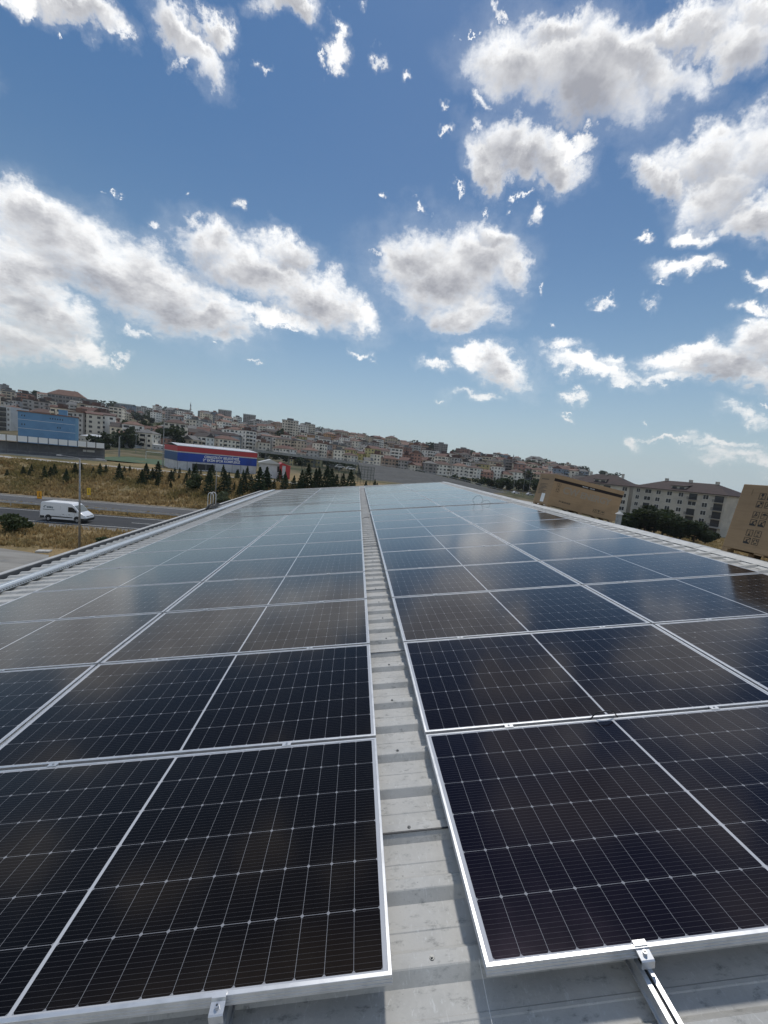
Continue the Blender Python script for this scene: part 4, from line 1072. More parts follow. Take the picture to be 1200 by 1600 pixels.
for k in range(ROWN):
    u = -30 + rc.random() * 10; i = 0
    while u < 908:
        y0 = float(np.interp(u, Y0U, Y0V))
        va, vb = hill_v(u, y0), hill_v(u, 785)
        vt = va + (vb - va) * ((k + .12 + rc.uniform(-.35, .35)) / ROWN)
        lo, hi = y0, 785.0
        for _ in range(18):
            md = (lo + hi) / 2
            if hill_v(u, md) > vt: lo = md
            else: hi = md
        y = lo; x = (u - 600) / FPX * y
        kd = rc.choice(KINDS[:8]) if k == 0 else rc.choice(KINDS)
        wpx = kd[2] / y * FPX
        bare = (3 <= k <= 6 and 188 < u < 262) or (k >= 5 and 655 < u < 690) or (k >= 6 and 765 < u < 790)
        hid = (k == 0 and (u < 165 or 255 < u < 400)) or (k == 1 and u < 120)
        if not hid and not bare and rc.random() > .10:
            wc, wn = rc.choices(WCOL, WWT)[0]; rcol, rn = rc.choice(RCOL)
            rz = -math.atan2(x, y) * .75 + rc.choice((-.5, -.15, .1, .35, .8)) + rc.uniform(-.15, .15)
            if k < 5 and nh < 296:
                f_ = rc.uniform(.82, 1.15); wc = tuple(c * f_ for c in wc)
                lab = '%s %s-storey house, %s, %s, %s from left' % (wn, STN[kd[4]], rn + ' roof' if kd[5] != 'flat' else 'flat roof', ROWT[k], ordn(i))
                place(kd, x, y, rz, wc, rcol, 'hillside_house', lab, 'house', 'houses on the hillside town'); nh += 1; i += 1
            else:
                M = Matrix.Translation((x, y, hz(x, y))) @ Matrix.Rotation(rz, 4, 'Z')
                wi = [n_ for _, n_ in WCOL].index(wn); ri = len(WCOL) + [n_ for _, n_ in RCOL].index(rn)
                merge(kd[0], M, lambda m_: len(RESTM) - 1 if m_ else wi); merge(kd[1], M, lambda m_: ri)
        u += wpx * rc.uniform(.80, 1.02) + rc.uniform(0, 1.5)
me = bpy.data.meshes.new('distant_houses'); me.from_pydata(rv, [], rf_)
for m_ in RESTM: me.materials.append(m_)
me.polygons.foreach_set('material_index', rm_); o = bpy.data.objects.new('distant_houses', me); C.objects.link(o)
tag(o, 'dense small houses covering the upper part of the hillside', 'houses', kind='stuff')
# skyline blocks set by eye: (u, width px, top v, kind, colour)
sky_b = [(2,10,599,2,4),(25,8,626,0,9),(57,8,613,0,1),(100,44,612,4,4),(86,24,632,4,2),(136,30,624,0,4),(190,22,630,3,9),(217,19,634,0,2),(236,24,638,1,2),(259,9,636,0,1),(275,22,638,3,4),(285,14,643,5,2),(312,20,641,1,1),(330,22,645,1,2),(342,18,639,3,4),(380,18,646,3,4),(393,26,655,1,1),(412,16,656,0,2),(424,14,658,5,5),(443,24,653,2,10),(462,18,662,5,2),(470,20,659,0,10),(484,12,667,5,1),(520,24,671,1,3),(541,16,675,1,3),(556,16,677,5,3),(577,22,680,1,4),(600,18,680,5,3),(640,9,689,2,1),(677,20,690,0,4),(712,20,698,0,6),(738,10,705,0,9),(752,16,710,1,4),(766,12,706,5,9),(778,13,708,5,9),(795,12,712,5,1),(824,26,713,4,10),(852,14,720,5,1),(880,24,726,0,1),(893,10,727,5,1),(866,18,737,4,2)]
for i, (u, wpx, vt, kd, wci) in enumerate(sky_b):
    kd = TALL[kd]; y = 760.0 if u < 860 else 520.0
    # distance that makes the block's width match
    y = min(790.0, max(420.0, kd[2] / wpx * FPX)); x = (u - 600) / FPX * y
    top = at_y(u, vt, y).z; zb = hz(x, y); 
    o = bpy.data.objects.new('apartment_block', kd[0]); C.objects.link(o)
    s_ = max(.55, min(2.2, (top - zb) / (kd[3] + (2.9 if kd[5] == 'flat' else 3)))) ; sw = wpx * y / FPX / kd[2]
    o.location = (x, y, zb); o.scale = (sw, sw, s_); o.rotation_euler.z = -math.atan2(x, y) * .75 + rc.uniform(-.3, .3)
    wc, wn = WCOL[wci]; o.color = (*(c * .8 for c in wc), 1)
    tag(o, '%s %s skyline apartment block, %s of them from the left' % (wn, {'flat':'flat-roofed','hip':'hip-roofed','dome':'vault-roofed'}[kd[5]], ordn(i)), 'apartment block', 'apartment blocks along the skyline')
    rf = bpy.data.objects.new('roof', kd[1]); C.objects.link(rf); rf.parent = o; rf.color = (*(RCOL[3][0] if kd[5] == 'flat' else (.10,.13,.12) if kd[5] == 'dome' else rc.choice(RCOL)[0]), 1)
# minarets
MINM = mat('minaret_stone', (.5,.49,.47), .7)
for i, (u, vt, vb, y, lab) in enumerate(((297, 628, 650, 640, 'slim pale minaret with pointed cap left of the vaulted block'), (800, 709, 722, 700, 'small pale minaret on the skyline left of the first carton'))):
    tp = at_y(u, vt, y); bt = at_y(u, vb + 8, y); root = tag(empty('minaret', bt), lab, 'minaret', None); hh = tp.z - bt.z
    MB().cyl((0, 0, -3), (0, 0, hh * .78), 1.0, .85, 14).build('shaft', MINM, root); MB().cyl((0, 0, hh * .6), (0, 0, hh * .64), 1.5, 1.6, 14).build('gallery', MINM, root)
    MB().cyl((0, 0, hh * .7801), (0, 0, hh), .95, .03, 14).build('cap', mat('lead_cap', (.10,.11,.12), .5), root)
# trees of the town
rt = random.Random(5)
TSM = [blob_mesh(60 + i, TREEL, 7, .06, 420, .9, -.1) for i in range(3)]
def town_tree(u, v, hp, lab, wide=1.0, me_=None, ymin=200, ymax=790):
    lo, hi = ymin, ymax
    for _ in range(20):
        md = (lo + hi) / 2
        if hill_v(u, md) > v: lo = md
        else: hi = md
    y = lo; x = (u - 600) / FPX * y; k = y / FPX
    o = bpy.data.objects.new('tree', me_ or rt.choice(TSM)); C.objects.link(o); o.location = (x, y, hz(x, y) - .5); h_ = hp * k / .8 * 1.35
    o.scale = (h_ * wide, h_ * wide, h_); o.rotation_euler.z = rt.uniform(0, 6.28); return tag(o, lab, 'tree', 'trees among the houses')
tt = [(50,628,12,1.6),(75,632,9,2),(113,642,16,1.3),(160,640,12,1.8),(172,636,10,1.6),(206,650,9,1.4),(247,640,8,1.4),(266,684,15,1.4),(255,692,14,1.4),(240,684,14,1.6),(225,690,12,1.8),(215,690,20,.9),(205,686,16,1.2),(181,690,16,1.0),(186,684,20,.8),(212,660,10,1.3),(320,655,8,1.5),(338,664,9,1.6),(390,668,7,1.8),(434,700,18,1.0),(497,676,8,1.6),(502,668,7,1.5),(528,700,9,1.4),(560,684,9,1.6),(602,686,8,1.6),(612,690,8,1.8),(632,700,9,2.0),(655,700,9,2.2),(668,702,10,2),(560,740,7,1.6),(593,708,8,1.5),(700,712,8,1.5),(726,712,9,1.4),(724,738,13,1.0),(735,740,11,1.4),(715,744,9,1.5),(756,742,12,1.2),(768,728,12,.9),(770,722,9,1.2),(790,744,10,1.6),(800,752,12,1.5),(812,750,14,1.4),(822,756,13,1.6),(832,752,14,1.5),(824,736,12,1.7),(835,730,10,1.6),(846,748,9,1.6),(868,728,10,1.5),(893,738,9,1.6),(902,740,8,1.4),(845,732,9,1.5),(786,760,9,1.4),(775,758,8,1.5),(930,742,9,1.6),(948,744,8,1.5),(700,735,9,1.4),(650,742,6,1.8),(620,735,6,1.8),(470,702,8,1.6),(450,690,8,1.6),(405,690,8,1.5),(370,690,8,1.3),(340,688,8,1.5),(310,680,8,1.4),(290,676,9,1.6),(148,668,9,1.3),(160,678,10,1.2),(170,694,12,1.2)]
for i, (u, v, hp, wd) in enumerate(sorted(tt)):
    town_tree(u, v, hp, 'dark green tree among the town houses, %s from the left' % ordn(i), wd)
belt = [(150,700,16,1.4),(160,702,14,1.3),(176,698,13,1.5),(190,700,18,1.0),(199,699,20,.8),(208,697,18,1.0),(216,700,15,1.4),(224,700,18,1.2),(240,700,16,1.5),(248,699,20,1.2),(256,700,22,1.1),(262,698,20,1.3),(408,716,9,1.6),(422,718,8,1.8),(438,722,10,1.4),(462,726,10,1.5),(466,728,9,1.6),(505,730,9,1.5),(515,733,10,1.5),(525,733,9,1.6),(543,735,8,1.6),(571,735,7,1.6),
 (690,752,7,1.6),(705,753,8,1.5),(722,757,9,1.5),(742,760,10,1.5),(758,762,11,1.4),(772,764,12,1.3),(785,765,13,1.3),(798,766,12,1.5),(812,767,14,1.3),(824,768,13,1.4),(836,768,15,1.2),(846,770,13,1.4),(858,770,12,1.4),(872,772,12,1.5),(888,774,12,1.5),(903,776,14,1.4),(940,782,12,1.5)]
for i, (u, v, hp, wd) in enumerate(belt):
    town_tree(u, v, hp, 'dark tree of the belt at the foot of the town, %s from the left' % ordn(i), wd, ymin=150, ymax=420)
for k in range(110):
    u = rt.uniform(150, 890); y0 = float(np.interp(u, Y0U, Y0V)); va, vb = hill_v(u, y0), hill_v(u, 785)
    v = va + (vb - va) * rt.uniform(.05, .98)
    town_tree(u, v, rt.uniform(4.5, 8), 'small dark tree between hillside houses, left edge count %s' % ordn(k), rt.uniform(1, 1.6))

# ------------------------------------------------------------------ windows for the nearer buildings
def facade(parent, P0, P1, zb, cols, rows, sh, z0, kind_of, wmat=WINM, fmat=WINF):
    """windows on the wall from P0 to P1 (2D, seen from outside left to right), one part each"""
    P0 = Vector((*P0, 0)); P1 = Vector((*P1, 0)); L = (P1 - P0).length; dx = (P1 - P0) / L; nrm = Vector((dx.y, -dx.x, 0))
    for c_ in range(cols):
        for r_ in range(rows):
            kd = kind_of(c_, r_)
            if not kd: continue
            ww, hh, zo = kd[:3]
            xc = L * (c_ + .5) / cols; zc = z0 + r_ * sh + zo
            M = Matrix.Translation(P0 + dx * xc + nrm * .0 + Vector((0, 0, zc))) @ Matrix(((dx.x, -nrm.x, 0, 0), (dx.y, -nrm.y, 0, 0), (0, 0, 1, 0), (0, 0, 0, 1)))
            if len(kd) > 3:                # balcony with recess behind it
                g = MB(); g.box((-ww/2, -1.15, -.14), (ww/2, -.004, 0)); o = g.build('balcony', SHAD, parent); o.matrix_basis = M
                g = MB()
                g.box((-ww/2, -1.15, .95), (ww/2, -1.10, 1.0)); q_ = -ww/2
                while q_ <= ww/2: g.box((q_, -1.14, .001), (q_ + .05, -1.11, .949)); q_ += .16
                rl = g.build('railing', DARKM, o)
                o2 = MB().box((-ww/2 + .1, -.035, .05), (ww/2 - .1, -.004, 2.3)).build('window', wmat, parent); o2.matrix_basis = M
                continue
            g = MB()
            for a, b, c2, d2 in ((-ww/2, -hh/2, ww/2, -hh/2 + .08), (-ww/2, hh/2 - .08, ww/2, hh/2), (-ww/2, -hh/2 + .08, -ww/2 + .08, hh/2 - .08), (ww/2 - .08, -hh/2 + .08, ww/2, hh/2 - .08), (-.04, -hh/2 + .08, .04, hh/2 - .08)):
                g.box((a, -.07, b), (c2, -.004, d2))
            o = g.build('window', fmat, parent); o.matrix_basis = M
            MB().box((-ww/2 + .082, -.03, -hh/2 + .082), (ww/2 - .082, -.005, hh/2 - .082)).build('pane', wmat, o)
def building(name, P0, P1, dep, zb, h_, label, cat, wm, group=None):
    root = tag(empty(name, (0, 0, 0)), label, cat, group)
    P0 = Vector(P0); P1 = Vector(P1); dx = (P1 - P0).normalized(); nb = Vector((-dx.y, dx.x))
    Q = [P0, P1, P1 + nb * dep, P0 + nb * dep]
    vs = [(q.x, q.y, zb - 6) for q in Q] + [(q.x, q.y, zb + h_) for q in Q]
    MB().add(vs, [(0,1,5,4), (1,2,6,5), (2,3,7,6), (3,0,4,7), (4,5,6,7)]).build('wall', wm, root)
    return root, Q, dx, nb
def hip_on(root, P0, dx, nb, L, dep, z, rise, m, over=.8, name='roof'):
    g = MB(); hip_roof(g, 0, L, 0, dep, z, rise, over)
    o = g.build(name, m, root); o.matrix_basis = Matrix(((dx.x, nb.x, 0, P0.x), (dx.y, nb.y, 0, P0.y), (0, 0, 1, 0), (0, 0, 0, 1))); return o

# apartment blocks on the right
APW = mat('grey_render', (.46,.43,.37), .85, noise=(.25, (.38,.355,.31), .42, .6)); APW2 = mat('pale_render', (.54,.51,.44), .85, noise=(.25, (.46,.43,.375), .42, .6))
TILE = mat('dark_red_tiles', (.045,.025,.022), .85, noise=(.6, (.030,.019,.017), .4, .65))
EAVES = mat('eaves_board', (.36,.34,.31), .8)
def apartments(name, P0, P1, dep, zb, st, sh, label, wm, cols, pattern, endwin=False, rise=3.6):
    h_ = 3.2 + st * sh
    root, Q, dx, nb = building(name, P0, P1, dep, zb, h_, label, 'apartment block', wm, None)
    L = (Vector(P1) - Vector(P0)).length
    roof = hip_on(root, Vector(P0), dx, nb, L, dep, zb + h_ + .02, rise, TILE)
    M = roof.matrix_basis
    o = MB().box((-.5, -.5, zb + h_ - .5), (L + .5, -.003, zb + h_ - .19)).build('eaves', EAVES, root); o.matrix_basis = M
    for i in range(3):
        xx = L * (.22 + .27 * i); MB().box((xx, dep * .46, zb + h_ + rise * .55), (xx + .8, dep * .54, zb + h_ + rise + .9)).build('chimney', wm, roof)
    # dormer
    xx = L * .5; g = MB(); g.box((xx - 2.4, 1.0, zb + h_ + .4), (xx + 2.4, dep * .4, zb + h_ + 1.75)); dm = g.build('dormer', wm, roof)
    g = MB(); g.prism([(.6, zb + h_ + 1.76), (dep * .48, zb + h_ + 2.6), (dep * .48, zb + h_ + 2.75), (.6, zb + h_ + 1.92)], 0, xx - 2.7, xx + 2.7); g.build('dormer_roof', TILE, roof)
    for q_ in (-1.3, 1.3): MB().box((xx + q_ - .8, .95, zb + h_ + .75), (xx + q_ + .8, .995, zb + h_ + 1.5)).build('dormer_window', WINM, roof)
    facade(root, P0, P1, zb, cols, st, sh, zb + 3.2, pattern)
    # open ground floor with shop fronts
    for c_ in range(cols // 2):
        xc = L * (c_ + .5) / (cols // 2); w_ = L / (cols // 2) * .38
        o = MB().box((xc - w_, -.05, zb + .25), (xc + w_, -.004, zb + 2.7)).build('shop_window', WINM, root); o.matrix_basis = M
    o = MB().box((-.3, -1.2, zb + 2.85), (L + .3, -.004, zb + 3.05)).build('canopy', SHAD, root); o.matrix_basis = M
    return root, Q, dx, nb, M, L, h_
def pat_a(c_, r_):
    return [(1.6, 1.6, 1.45), (2.8, 2.2, .05, 'b') if r_ < 2 else (2.7, 1.6, 1.45), (1.8, 1.6, 1.45), (1.9, 1.6, 1.45), (1.8, 1.6, 1.45), (2.9, 2.2, .05, 'b') if r_ != 2 else (2.8, 1.5, 1.5), (1.8, 1.6, 1.45), (2.9, 2.2, .05, 'b')][c_]
def pat_b(c_, r_):
    return [(1.6, 1.5, 1.45), (2.8, 2.2, .05, 'b'), (1.6, 1.5, 1.45), (1.6, 1.5, 1.45), (3.0, 2.2, .05, 'b'), None, (1.9, 1.7, 1.45)][c_]
A_ = apartments('apartment_building', (101.5, 164.5), (114, 134), 15, -1.9, 4, 2.78, 'grey four-storey apartment block with dark red roof and blank end wall', APW, 8, pat_a)
# blank end wall cladding lines
r_, Q, dx, nb, M, L, h_ = A_
for i in range(5):
    o = MB().box((L + .003, .4, 1.5 + i * 2.2), (L + .03, 14.6, 1.58 + i * 2.2)).build('cladding_joint', EAVES, r_); o.matrix_basis = M
B_ = apartments('apartment_building', (84, 184), (101.0, 166.5), 16, -1.9, 4, 2.75, 'pale four-storey apartment block with dark red roof, directly behind the banded carton', APW2, 7, pat_b, rise=4.2)
C_ = apartments('apartment_building', (124, 200), (150, 190), 14, -2.5, 3, 2.8, 'brown-roofed apartment block half hidden behind the other two', APW, 8, lambda c_, r_: (1.4, 1.4, 1.45))

# big trees before the apartments
for i, (u, v, y, wpx, hpx) in enumerate([(985, 816, 116, 46, 22), (1008, 821, 114, 54, 32), (1036, 827, 112, 56, 34), (1064, 832, 110, 50, 30), (1086, 834, 109, 44, 26), (1104, 837, 108, 30, 14), (1024, 818, 118, 52, 36)]):
    p = at_y(u, v, y); z = hz(p.x, p.y); k = y / FPX
    make_tree('broadleaf_tree', ['dark leafy tree at the left end of the clump before the flats', 'tall dark tree second from the left in the clump', 'broad dark tree in the middle of the clump', 'dark tree right of the middle of the clump', 'dark tree at the right of the clump, near the blank end wall', 'low dark tree at the far right foot of the clump', 'tallest dark tree at the back of the clump'][i],
              'tree', 'trees before the apartment blocks', TM[i % 3], TT, (p.x, p.y, z - .2), hpx * k / .96 + max(0, p.z - z), wpx * k / .82, i * 1.9)

# ------------------------------------------------------------------ sports hall
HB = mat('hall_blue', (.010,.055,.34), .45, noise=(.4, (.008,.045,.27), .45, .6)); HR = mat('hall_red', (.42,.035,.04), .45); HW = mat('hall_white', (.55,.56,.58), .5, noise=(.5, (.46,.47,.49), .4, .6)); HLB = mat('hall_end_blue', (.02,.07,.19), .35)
TXT = mat('sign_white', (.80,.80,.78), .5)
hz0 = 4.15
p0 = at_y(277, 728.5, 113.0); p1 = at_y(400, 737.5, 129.0)
P0 = Vector((p0.x, p0.y)); P1 = Vector((p1.x, p1.y)); dx = (P1 - P0).normalized(); nb = Vector((-dx.y, dx.x)); L = (P1 - P0).length
zb = (p0.z + p1.z) / 2; HH = at_y(277, 696.3, 113.0).z - zb - .1
hall = tag(empty('sports_hall'), 'long blue sports hall with red roof band and white lettering', 'sports hall')
hall.matrix_world = Matrix(((dx.x, nb.x, 0, P0.x), (dx.y, nb.y, 0, P0.y), (0, 0, 1, zb), (0, 0, 0, 1)))
DEP = 14.0
MB().box((.02, .02, -3), (L - .02, DEP, HH - .02)).build('wall', HW, hall)
zt1, zt2 = HH * .29, HH * .71
MB().box((-.05, -.06, zt1), (L, -.003, zt2 - .02)).build('blue_cladding', HB, hall)
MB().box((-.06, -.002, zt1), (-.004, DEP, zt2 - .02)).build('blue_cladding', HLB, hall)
MB().box((-.05, -.07, zt2), (L, -.004, zt2 + .30)).build('white_band', HW, hall)
MB().box((-.08, -.10, zt2 + .31), (L + .08, -.004, HH + .12)).build('red_roof_edge', HR, hall)
MB().box((-.10, -.003, zt2 + .31), (-.004, DEP, HH + .12)).build('red_roof_edge', HR, hall)
MB().prism([(-.003, HH + .13), (DEP/2, HH + .85), (DEP, HH + .13), (DEP, HH + .19), (DEP/2, HH + .91), (-.14, HH + .28), (-.14, HH + .13)], 0, -.12, L + .12).build('roof', HW, hall)
n = 9
for i in range(n + 1):
    x = L * i / n; MB().box((x - .06, -.05, -1), (x + .06, .018, zt1 - .003)).build('post', POLE, hall)
MB().box((L * .17, -.02, -.5), (L * .44, .018, zt1 * .72)).build('dark_opening', DARKM, hall)
for i, (yy, zz, s_) in enumerate(((0, zt1 + (zt2 - zt1) * .69, .98), (0, zt1 + (zt2 - zt1) * .30, .98))):
    body = ('ÇERKEZKÖY BELEDİYESİ', '29 EKİM SPOR KOMPLEKSİ')[i]
    o = text('lettering', body, s_, TXT, hall, Matrix.Translation((L * .53, -.064, zz)) @ Matrix.Rotation(R(90), 4, 'X'), .02, bold=True)
    wtxt = max(v.co.x for v in o.data.vertices) - min(v.co.x for v in o.data.vertices)
    k = L * (.445, .475)[i] / wtxt
    o.matrix_basis = Matrix.Translation((L * .53, -.064, zz)) @ Matrix.Rotation(R(90), 4, 'X') @ Matrix.Diagonal((k, 1.0, 1, 1))
# annex with white roof and red gable
p = at_y(437, 738, 118.0); w_ = 9.0
an = tag(empty('annex', (p.x, p.y, p.z), .35), 'small red and white annex with a pale roof, right of the sports hall', 'annex'); an.scale = (.85, .85, .78)
MB().box((-6.6, .0, -3), (0, 8, 2.9)).build('wall', HW, an)
MB().box((-.2, -1.2, -3), (3.4, 8, 2.75)).build('red_wall', HR, an); MB().box((.7, -1.26, -3), (1.8, -1.203, 3.1)).build('white_panel', HW, an)
MB().box((-.9, -.05, 0), (-.1, -.003, 2.2)).build('door', DARKM, an)
g = MB(); g.prism([(-7.2, 2.95), (.2, 2.95), (.2, 3.1), (-3.2, 4.5), (-7.2, 3.15)], 1, -.8, 8.4); g.build('roof', mat('pale_sheet_roof', (.52,.52,.50), .5), an)
MB().prism([(-.3, 2.76), (3.6, 2.5), (3.6, 2.62), (.6, 3.7), (-.3, 3.0)], 1, -1.4, 8.3).build('porch_roof', HR, an)

# spectator stand with white panels along its roof edge
DECK0 = mat('stand_walkway', (.40,.39,.36), .8)
FENC = mat('dark_fence', (.12,.125,.13), .6, .3)
p0 = Vector((-103.2, 104.0, 4.25)); p1 = Vector((-84.6, 118.3, 4.25)); L = (p1 - p0).length
st = tag(empty('spectator_stand', p0, math.atan2(p1.y - p0.y, p1.x - p0.x)), 'long dark spectator stand with a row of white panels along its roof', 'stand')
hz_ = 5.0
NP = 11
SHR = mat('stand_interior', (.12,.125,.135), .7, noise=(.5, (.17,.175,.18), .45, .65))
MB().box((0, 2.5, -1.5), (L, 8, hz_ * .62)).build('back_wall', SHR, st)
for i in range(3): MB().box((0, .9 + i * .55, -1.5), (L, 1.44 + i * .55, .3 + .38 * i)).build('seating_step', SHR, st)
for i in range(NP):
    x = L * i / NP; MB().box((x + .12, -.02, hz_ * .70), (x + L / NP - .12, .04, hz_)).build('white_panel', TXT, st)
for i in range(NP + 1):
    x = L * i / NP; MB().cyl((x, 0, -1.5), (x, 0, hz_ * 1.02), .07, n=8).build('post', FENC, st)
MB().prism([(.05, hz_ * .70), (7.8, hz_ * .66), (7.8, hz_ * .69), (.05, hz_ * .74)], 0, 0, L).build('roof', FENC, st)
MB().box((0, -.04, .95), (L, .0, 1.02)).build('handrail', POLE, st)
MB().box((-.5, -1.4, -1.5), (L + .5, -.15, .12)).build('walkway', DECK0, st)
for i in range(4):
    x = L * (.78 + .03 * i); MB().box((x, 2.44, 2.0), (x + .7, 2.497, 2.6)).build('window', WINF, st)

# blue building
BB = mat('blue_cladding', (.12,.27,.46), .5, noise=(.3, (.10,.235,.41), .4, .62)); BBL = mat('blue_glass', (.16,.32,.48), .3); WB = mat('white_trim', (.62,.66,.70), .5)
zt, zt1_, zbb = 17.7, 17.9, 4.5
root, Q, dx, nb = building('factory_office', (-149.4, 160.0), (-134.2, 171.5), 12, zbb, 17.8 - zbb, 'flat blue clad building with white horizontal lines behind the spectator stand', 'building', BB)
L = (Q[1] - Q[0]).length; hb = (zt + zt1_) / 2 - zbb
M = Matrix(((dx.x, nb.x, 0, Q[0].x), (dx.y, nb.y, 0, Q[0].y), (0, 0, 1, zbb), (0, 0, 0, 1)))
for f in (.22, .50, .76):
    o = MB().box((-.02, -.06, hb * f), (L + .02, -.003, hb * f + .16)).build('white_line', WB, root); o.matrix_basis = M
o = MB().box((L - .9, -.09, .0), (L + .05, -.064, hb * .97)).build('glazed_corner', BBL, root); o.matrix_basis = M
o = MB().box((-.3, -.3, hb + .003), (L + .3, 12.3, hb + .35)).build('roof', mat('terracotta_sheet', (.24,.12,.085), .8), root); o.matrix_basis = M
o = MB().box((L * .66, -.05, hb + .352), (L * .81, 6, hb + 2.6)).build('roof_tower', BB, root); o.matrix_basis = M
for c_, r_ in [(1,3),(2,3),(1,2),(2,2),(12,3),(13,3),(14,3),(15,3),(16,3),(17,3),(15,2),(16,2),(3,0),(20,3),(20,2),(20,1),(21,2)]:
    o = MB().box((L * (c_ + .3) / 24, -.035, hb * (.08 + .26 * r_)), (L * (c_ + .7) / 24, -.003, hb * (.08 + .26 * r_) + .6)).build('window', BBL if c_ > 19 else WINM, root); o.matrix_basis = M

# white flats at the left edge, pale flats right of the blue building, low white sheds
def auto_y(u, v, y0=125.0):
    for y in np.arange(y0, 480, 2.0):
        if hill_v(u, y) <= v: return float(y)
    return 480.0
def simple_block(u0, u1, y, vb, vt, st_, label, wm, cols, pat, roofm=TILE, rise=2.2, dep=12, yaw=0.0):
    y = max(y, auto_y((u0 + u1) / 2, vb, 200.0)) if y < 240 else y
    a = at_y(u0, vb, y); b = at_y(u1, vb, y + yaw); t_ = at_y((u0 + u1) / 2, vt, y + yaw / 2).z
    zb = min(a.z, b.z); h_ = t_ - zb
    root, Q, dx, nb = building('apartment_building', (a.x, a.y), (b.x, b.y), dep, zb, h_, label, 'apartment block', wm)
    if rise: hip_on(root, Q[0], dx, nb, (Q[1] - Q[0]).length, dep, zb + h_ + .02, rise, roofm, .5)
    facade(root, (a.x, a.y), (b.x, b.y), zb, cols, st_, h_ / st_, zb, pat); return root
FW = mat('white_render', (.56,.57,.57), .8, noise=(.3, (.47,.48,.48), .4, .6)); FB = mat('beige_render', (.33,.29,.245), .85, noise=(.3, (.27,.24,.2), .4, .6))
simple_block(-18, 17, 205, 672, 634, 5, 'white flats with dark balconies at the left edge of the photo', FW, 5, lambda c_, r_: (3.0, 2.0, .05, 'b') if c_ in (2, 3) else (1.2, 1.4, 1.3), rise=0)
simple_block(126, 150, 215, 682, 658, 3, 'beige flats with balconies just right of the blue building', FB, 4, lambda c_, r_: (2.0, 2, .05, 'b') if c_ % 2 else (1.3, 1.3, 1.3))
simple_block(151, 172, 220, 686, 661, 3, 'second beige flats with balconies, between the blue building and the pitch', FB, 4, lambda c_, r_: (2.0, 2, .05, 'b') if c_ % 2 == 0 else (1.3, 1.3, 1.3))
simple_block(174, 198, 225, 690, 666, 3, 'third block of beige flats, behind the white shed', APW, 4, lambda c_, r_: (2.0, 2, .05, 'b') if c_ % 2 else (1.3, 1.3, 1.3))
simple_block(284, 322, 210, 698, 674, 3, 'pale grey flats rising behind the left part of the sports hall', APW, 6, lambda c_, r_: (2.2, 2, .05, 'b') if c_ in (1, 4) else (1.3, 1.3, 1.3))
simple_block(322, 372, 215, 702, 679, 3, 'blue grey flats rising behind the middle of the sports hall', mat('blue_render', (.36,.40,.43), .85), 8, lambda c_, r_: (2.2, 2, .05, 'b') if c_ in (3, 4) else (1.3, 1.3, 1.3))
simple_block(374, 428, 220, 706, 684, 3, 'cream flats rising behind the right end of the sports hall', mat('cream_render', (.50,.46,.38), .85), 9, lambda c_, r_: (2.2, 2, .05, 'b') if c_ in (5, 6) else (1.3, 1.3, 1.3))
def shed(u0, u1, y, vb, vt, label, wm, rm, dep=7, rise=1.0):
    y = auto_y((u0 + u1) / 2, vb)
    a = at_y(u0, vb, y); b = at_y(u1, vb, y); zb = min(a.z, b.z); h_ = at_y(u0, vt, y).z - zb
    root, Q, dx, nb = building('shed', (a.x, a.y), (b.x, b.y), dep, zb, h_, label, 'shed', wm)
    hip_on(root, Q[0], dx, nb, (Q[1] - Q[0]).length, dep, zb + h_ + .02, rise, rm, .3)
    facade(root, (a.x, a.y), (b.x, b.y), zb, 4, 1, h_, zb, lambda c_, r_: (1.0, .9, h_ * .55))
WSH = mat('white_sheet_roof', (.62,.63,.63), .5)
shed(170, 206, 165, 699, 692, 'low white shed with grey roof beyond the football pitch', FW, mat('grey_sheet_roof', (.35,.36,.37), .5), 9)
shed(233, 256, 168, 704, 694, 'white flat shed left of the blue and red hall', FW, WSH, 6, .4)
shed(125, 156, 178, 694, 680, 'pale grey shed with vaulted roof beside the blue building', APW2, WSH, 8, 1.2)
# yellow houses under the overpass
simple_block(474, 500, 255, 731, 717, 2, 'pale yellow low house showing below the overpass', mat('yellow_render', (.50,.43,.22), .85), 5, lambda c_, r_: (1.4, 1.3, 1.3), rise=1.0)
simple_block(452, 458, 250, 728, 717, 2, 'narrow yellow house end left of the other yellow house', MATS['yellow_render'], 1, lambda c_, r_: (1.0, 1.2, 1.3), rise=.8, dep=8)

# ------------------------------------------------------------------ ramp embankment, overpass bridge, footbridge
EMB = mat('grey_stone_pitching', (.060,.061,.058), .9, noise=(.35, (.085,.084,.078), .4, .65), bump=(1.2, .6, .4))
topl = [(560, 722, 214), (583, 726, 217), (612, 730, 220), (640, 734, 224), (665, 739, 228), (690, 744, 232), (715, 750, 236), (740, 756, 240), (765, 762.5, 244), (785, 767.5, 247), (803, 771, 250)]
T_ = [at_y(*p) for p in topl]; vs = []; fs = []
for p in T_:
    d_ = Vector((p.x, p.y, 0)).normalized(); hgt_ = max(.3, p.z - 2.0)
    f = p - Vector((-.12, 1, 0)) * (hgt_ * 4.6 + 10); f.z = hz(f.x, f.y) - .3
    b = p + Vector((0, 9, 0)); c_ = p + Vector((0, 14 + hgt_ * 2, 0)); c_.z = min(hz(c_.x, c_.y), p.z) - .3
    for j in range(7): vs.append(f.lerp(p, j / 6) + Vector((0, 0, .35 * sin(j * 2.1 + p.x * .2) * (0 < j < 6))))
    vs += [b, c_]
n = 9
for i in range(len(T_) - 1):
    for j in range(n - 1): fs.append((i*n + j, (i+1)*n + j, (i+1)*n + j+1, i*n + j+1))
tag(MB().add(vs, fs).build('embankment', EMB, smooth=False), kind='structure')
RAILM = mat('pale_railing', (.42,.43,.44), .5, .4)
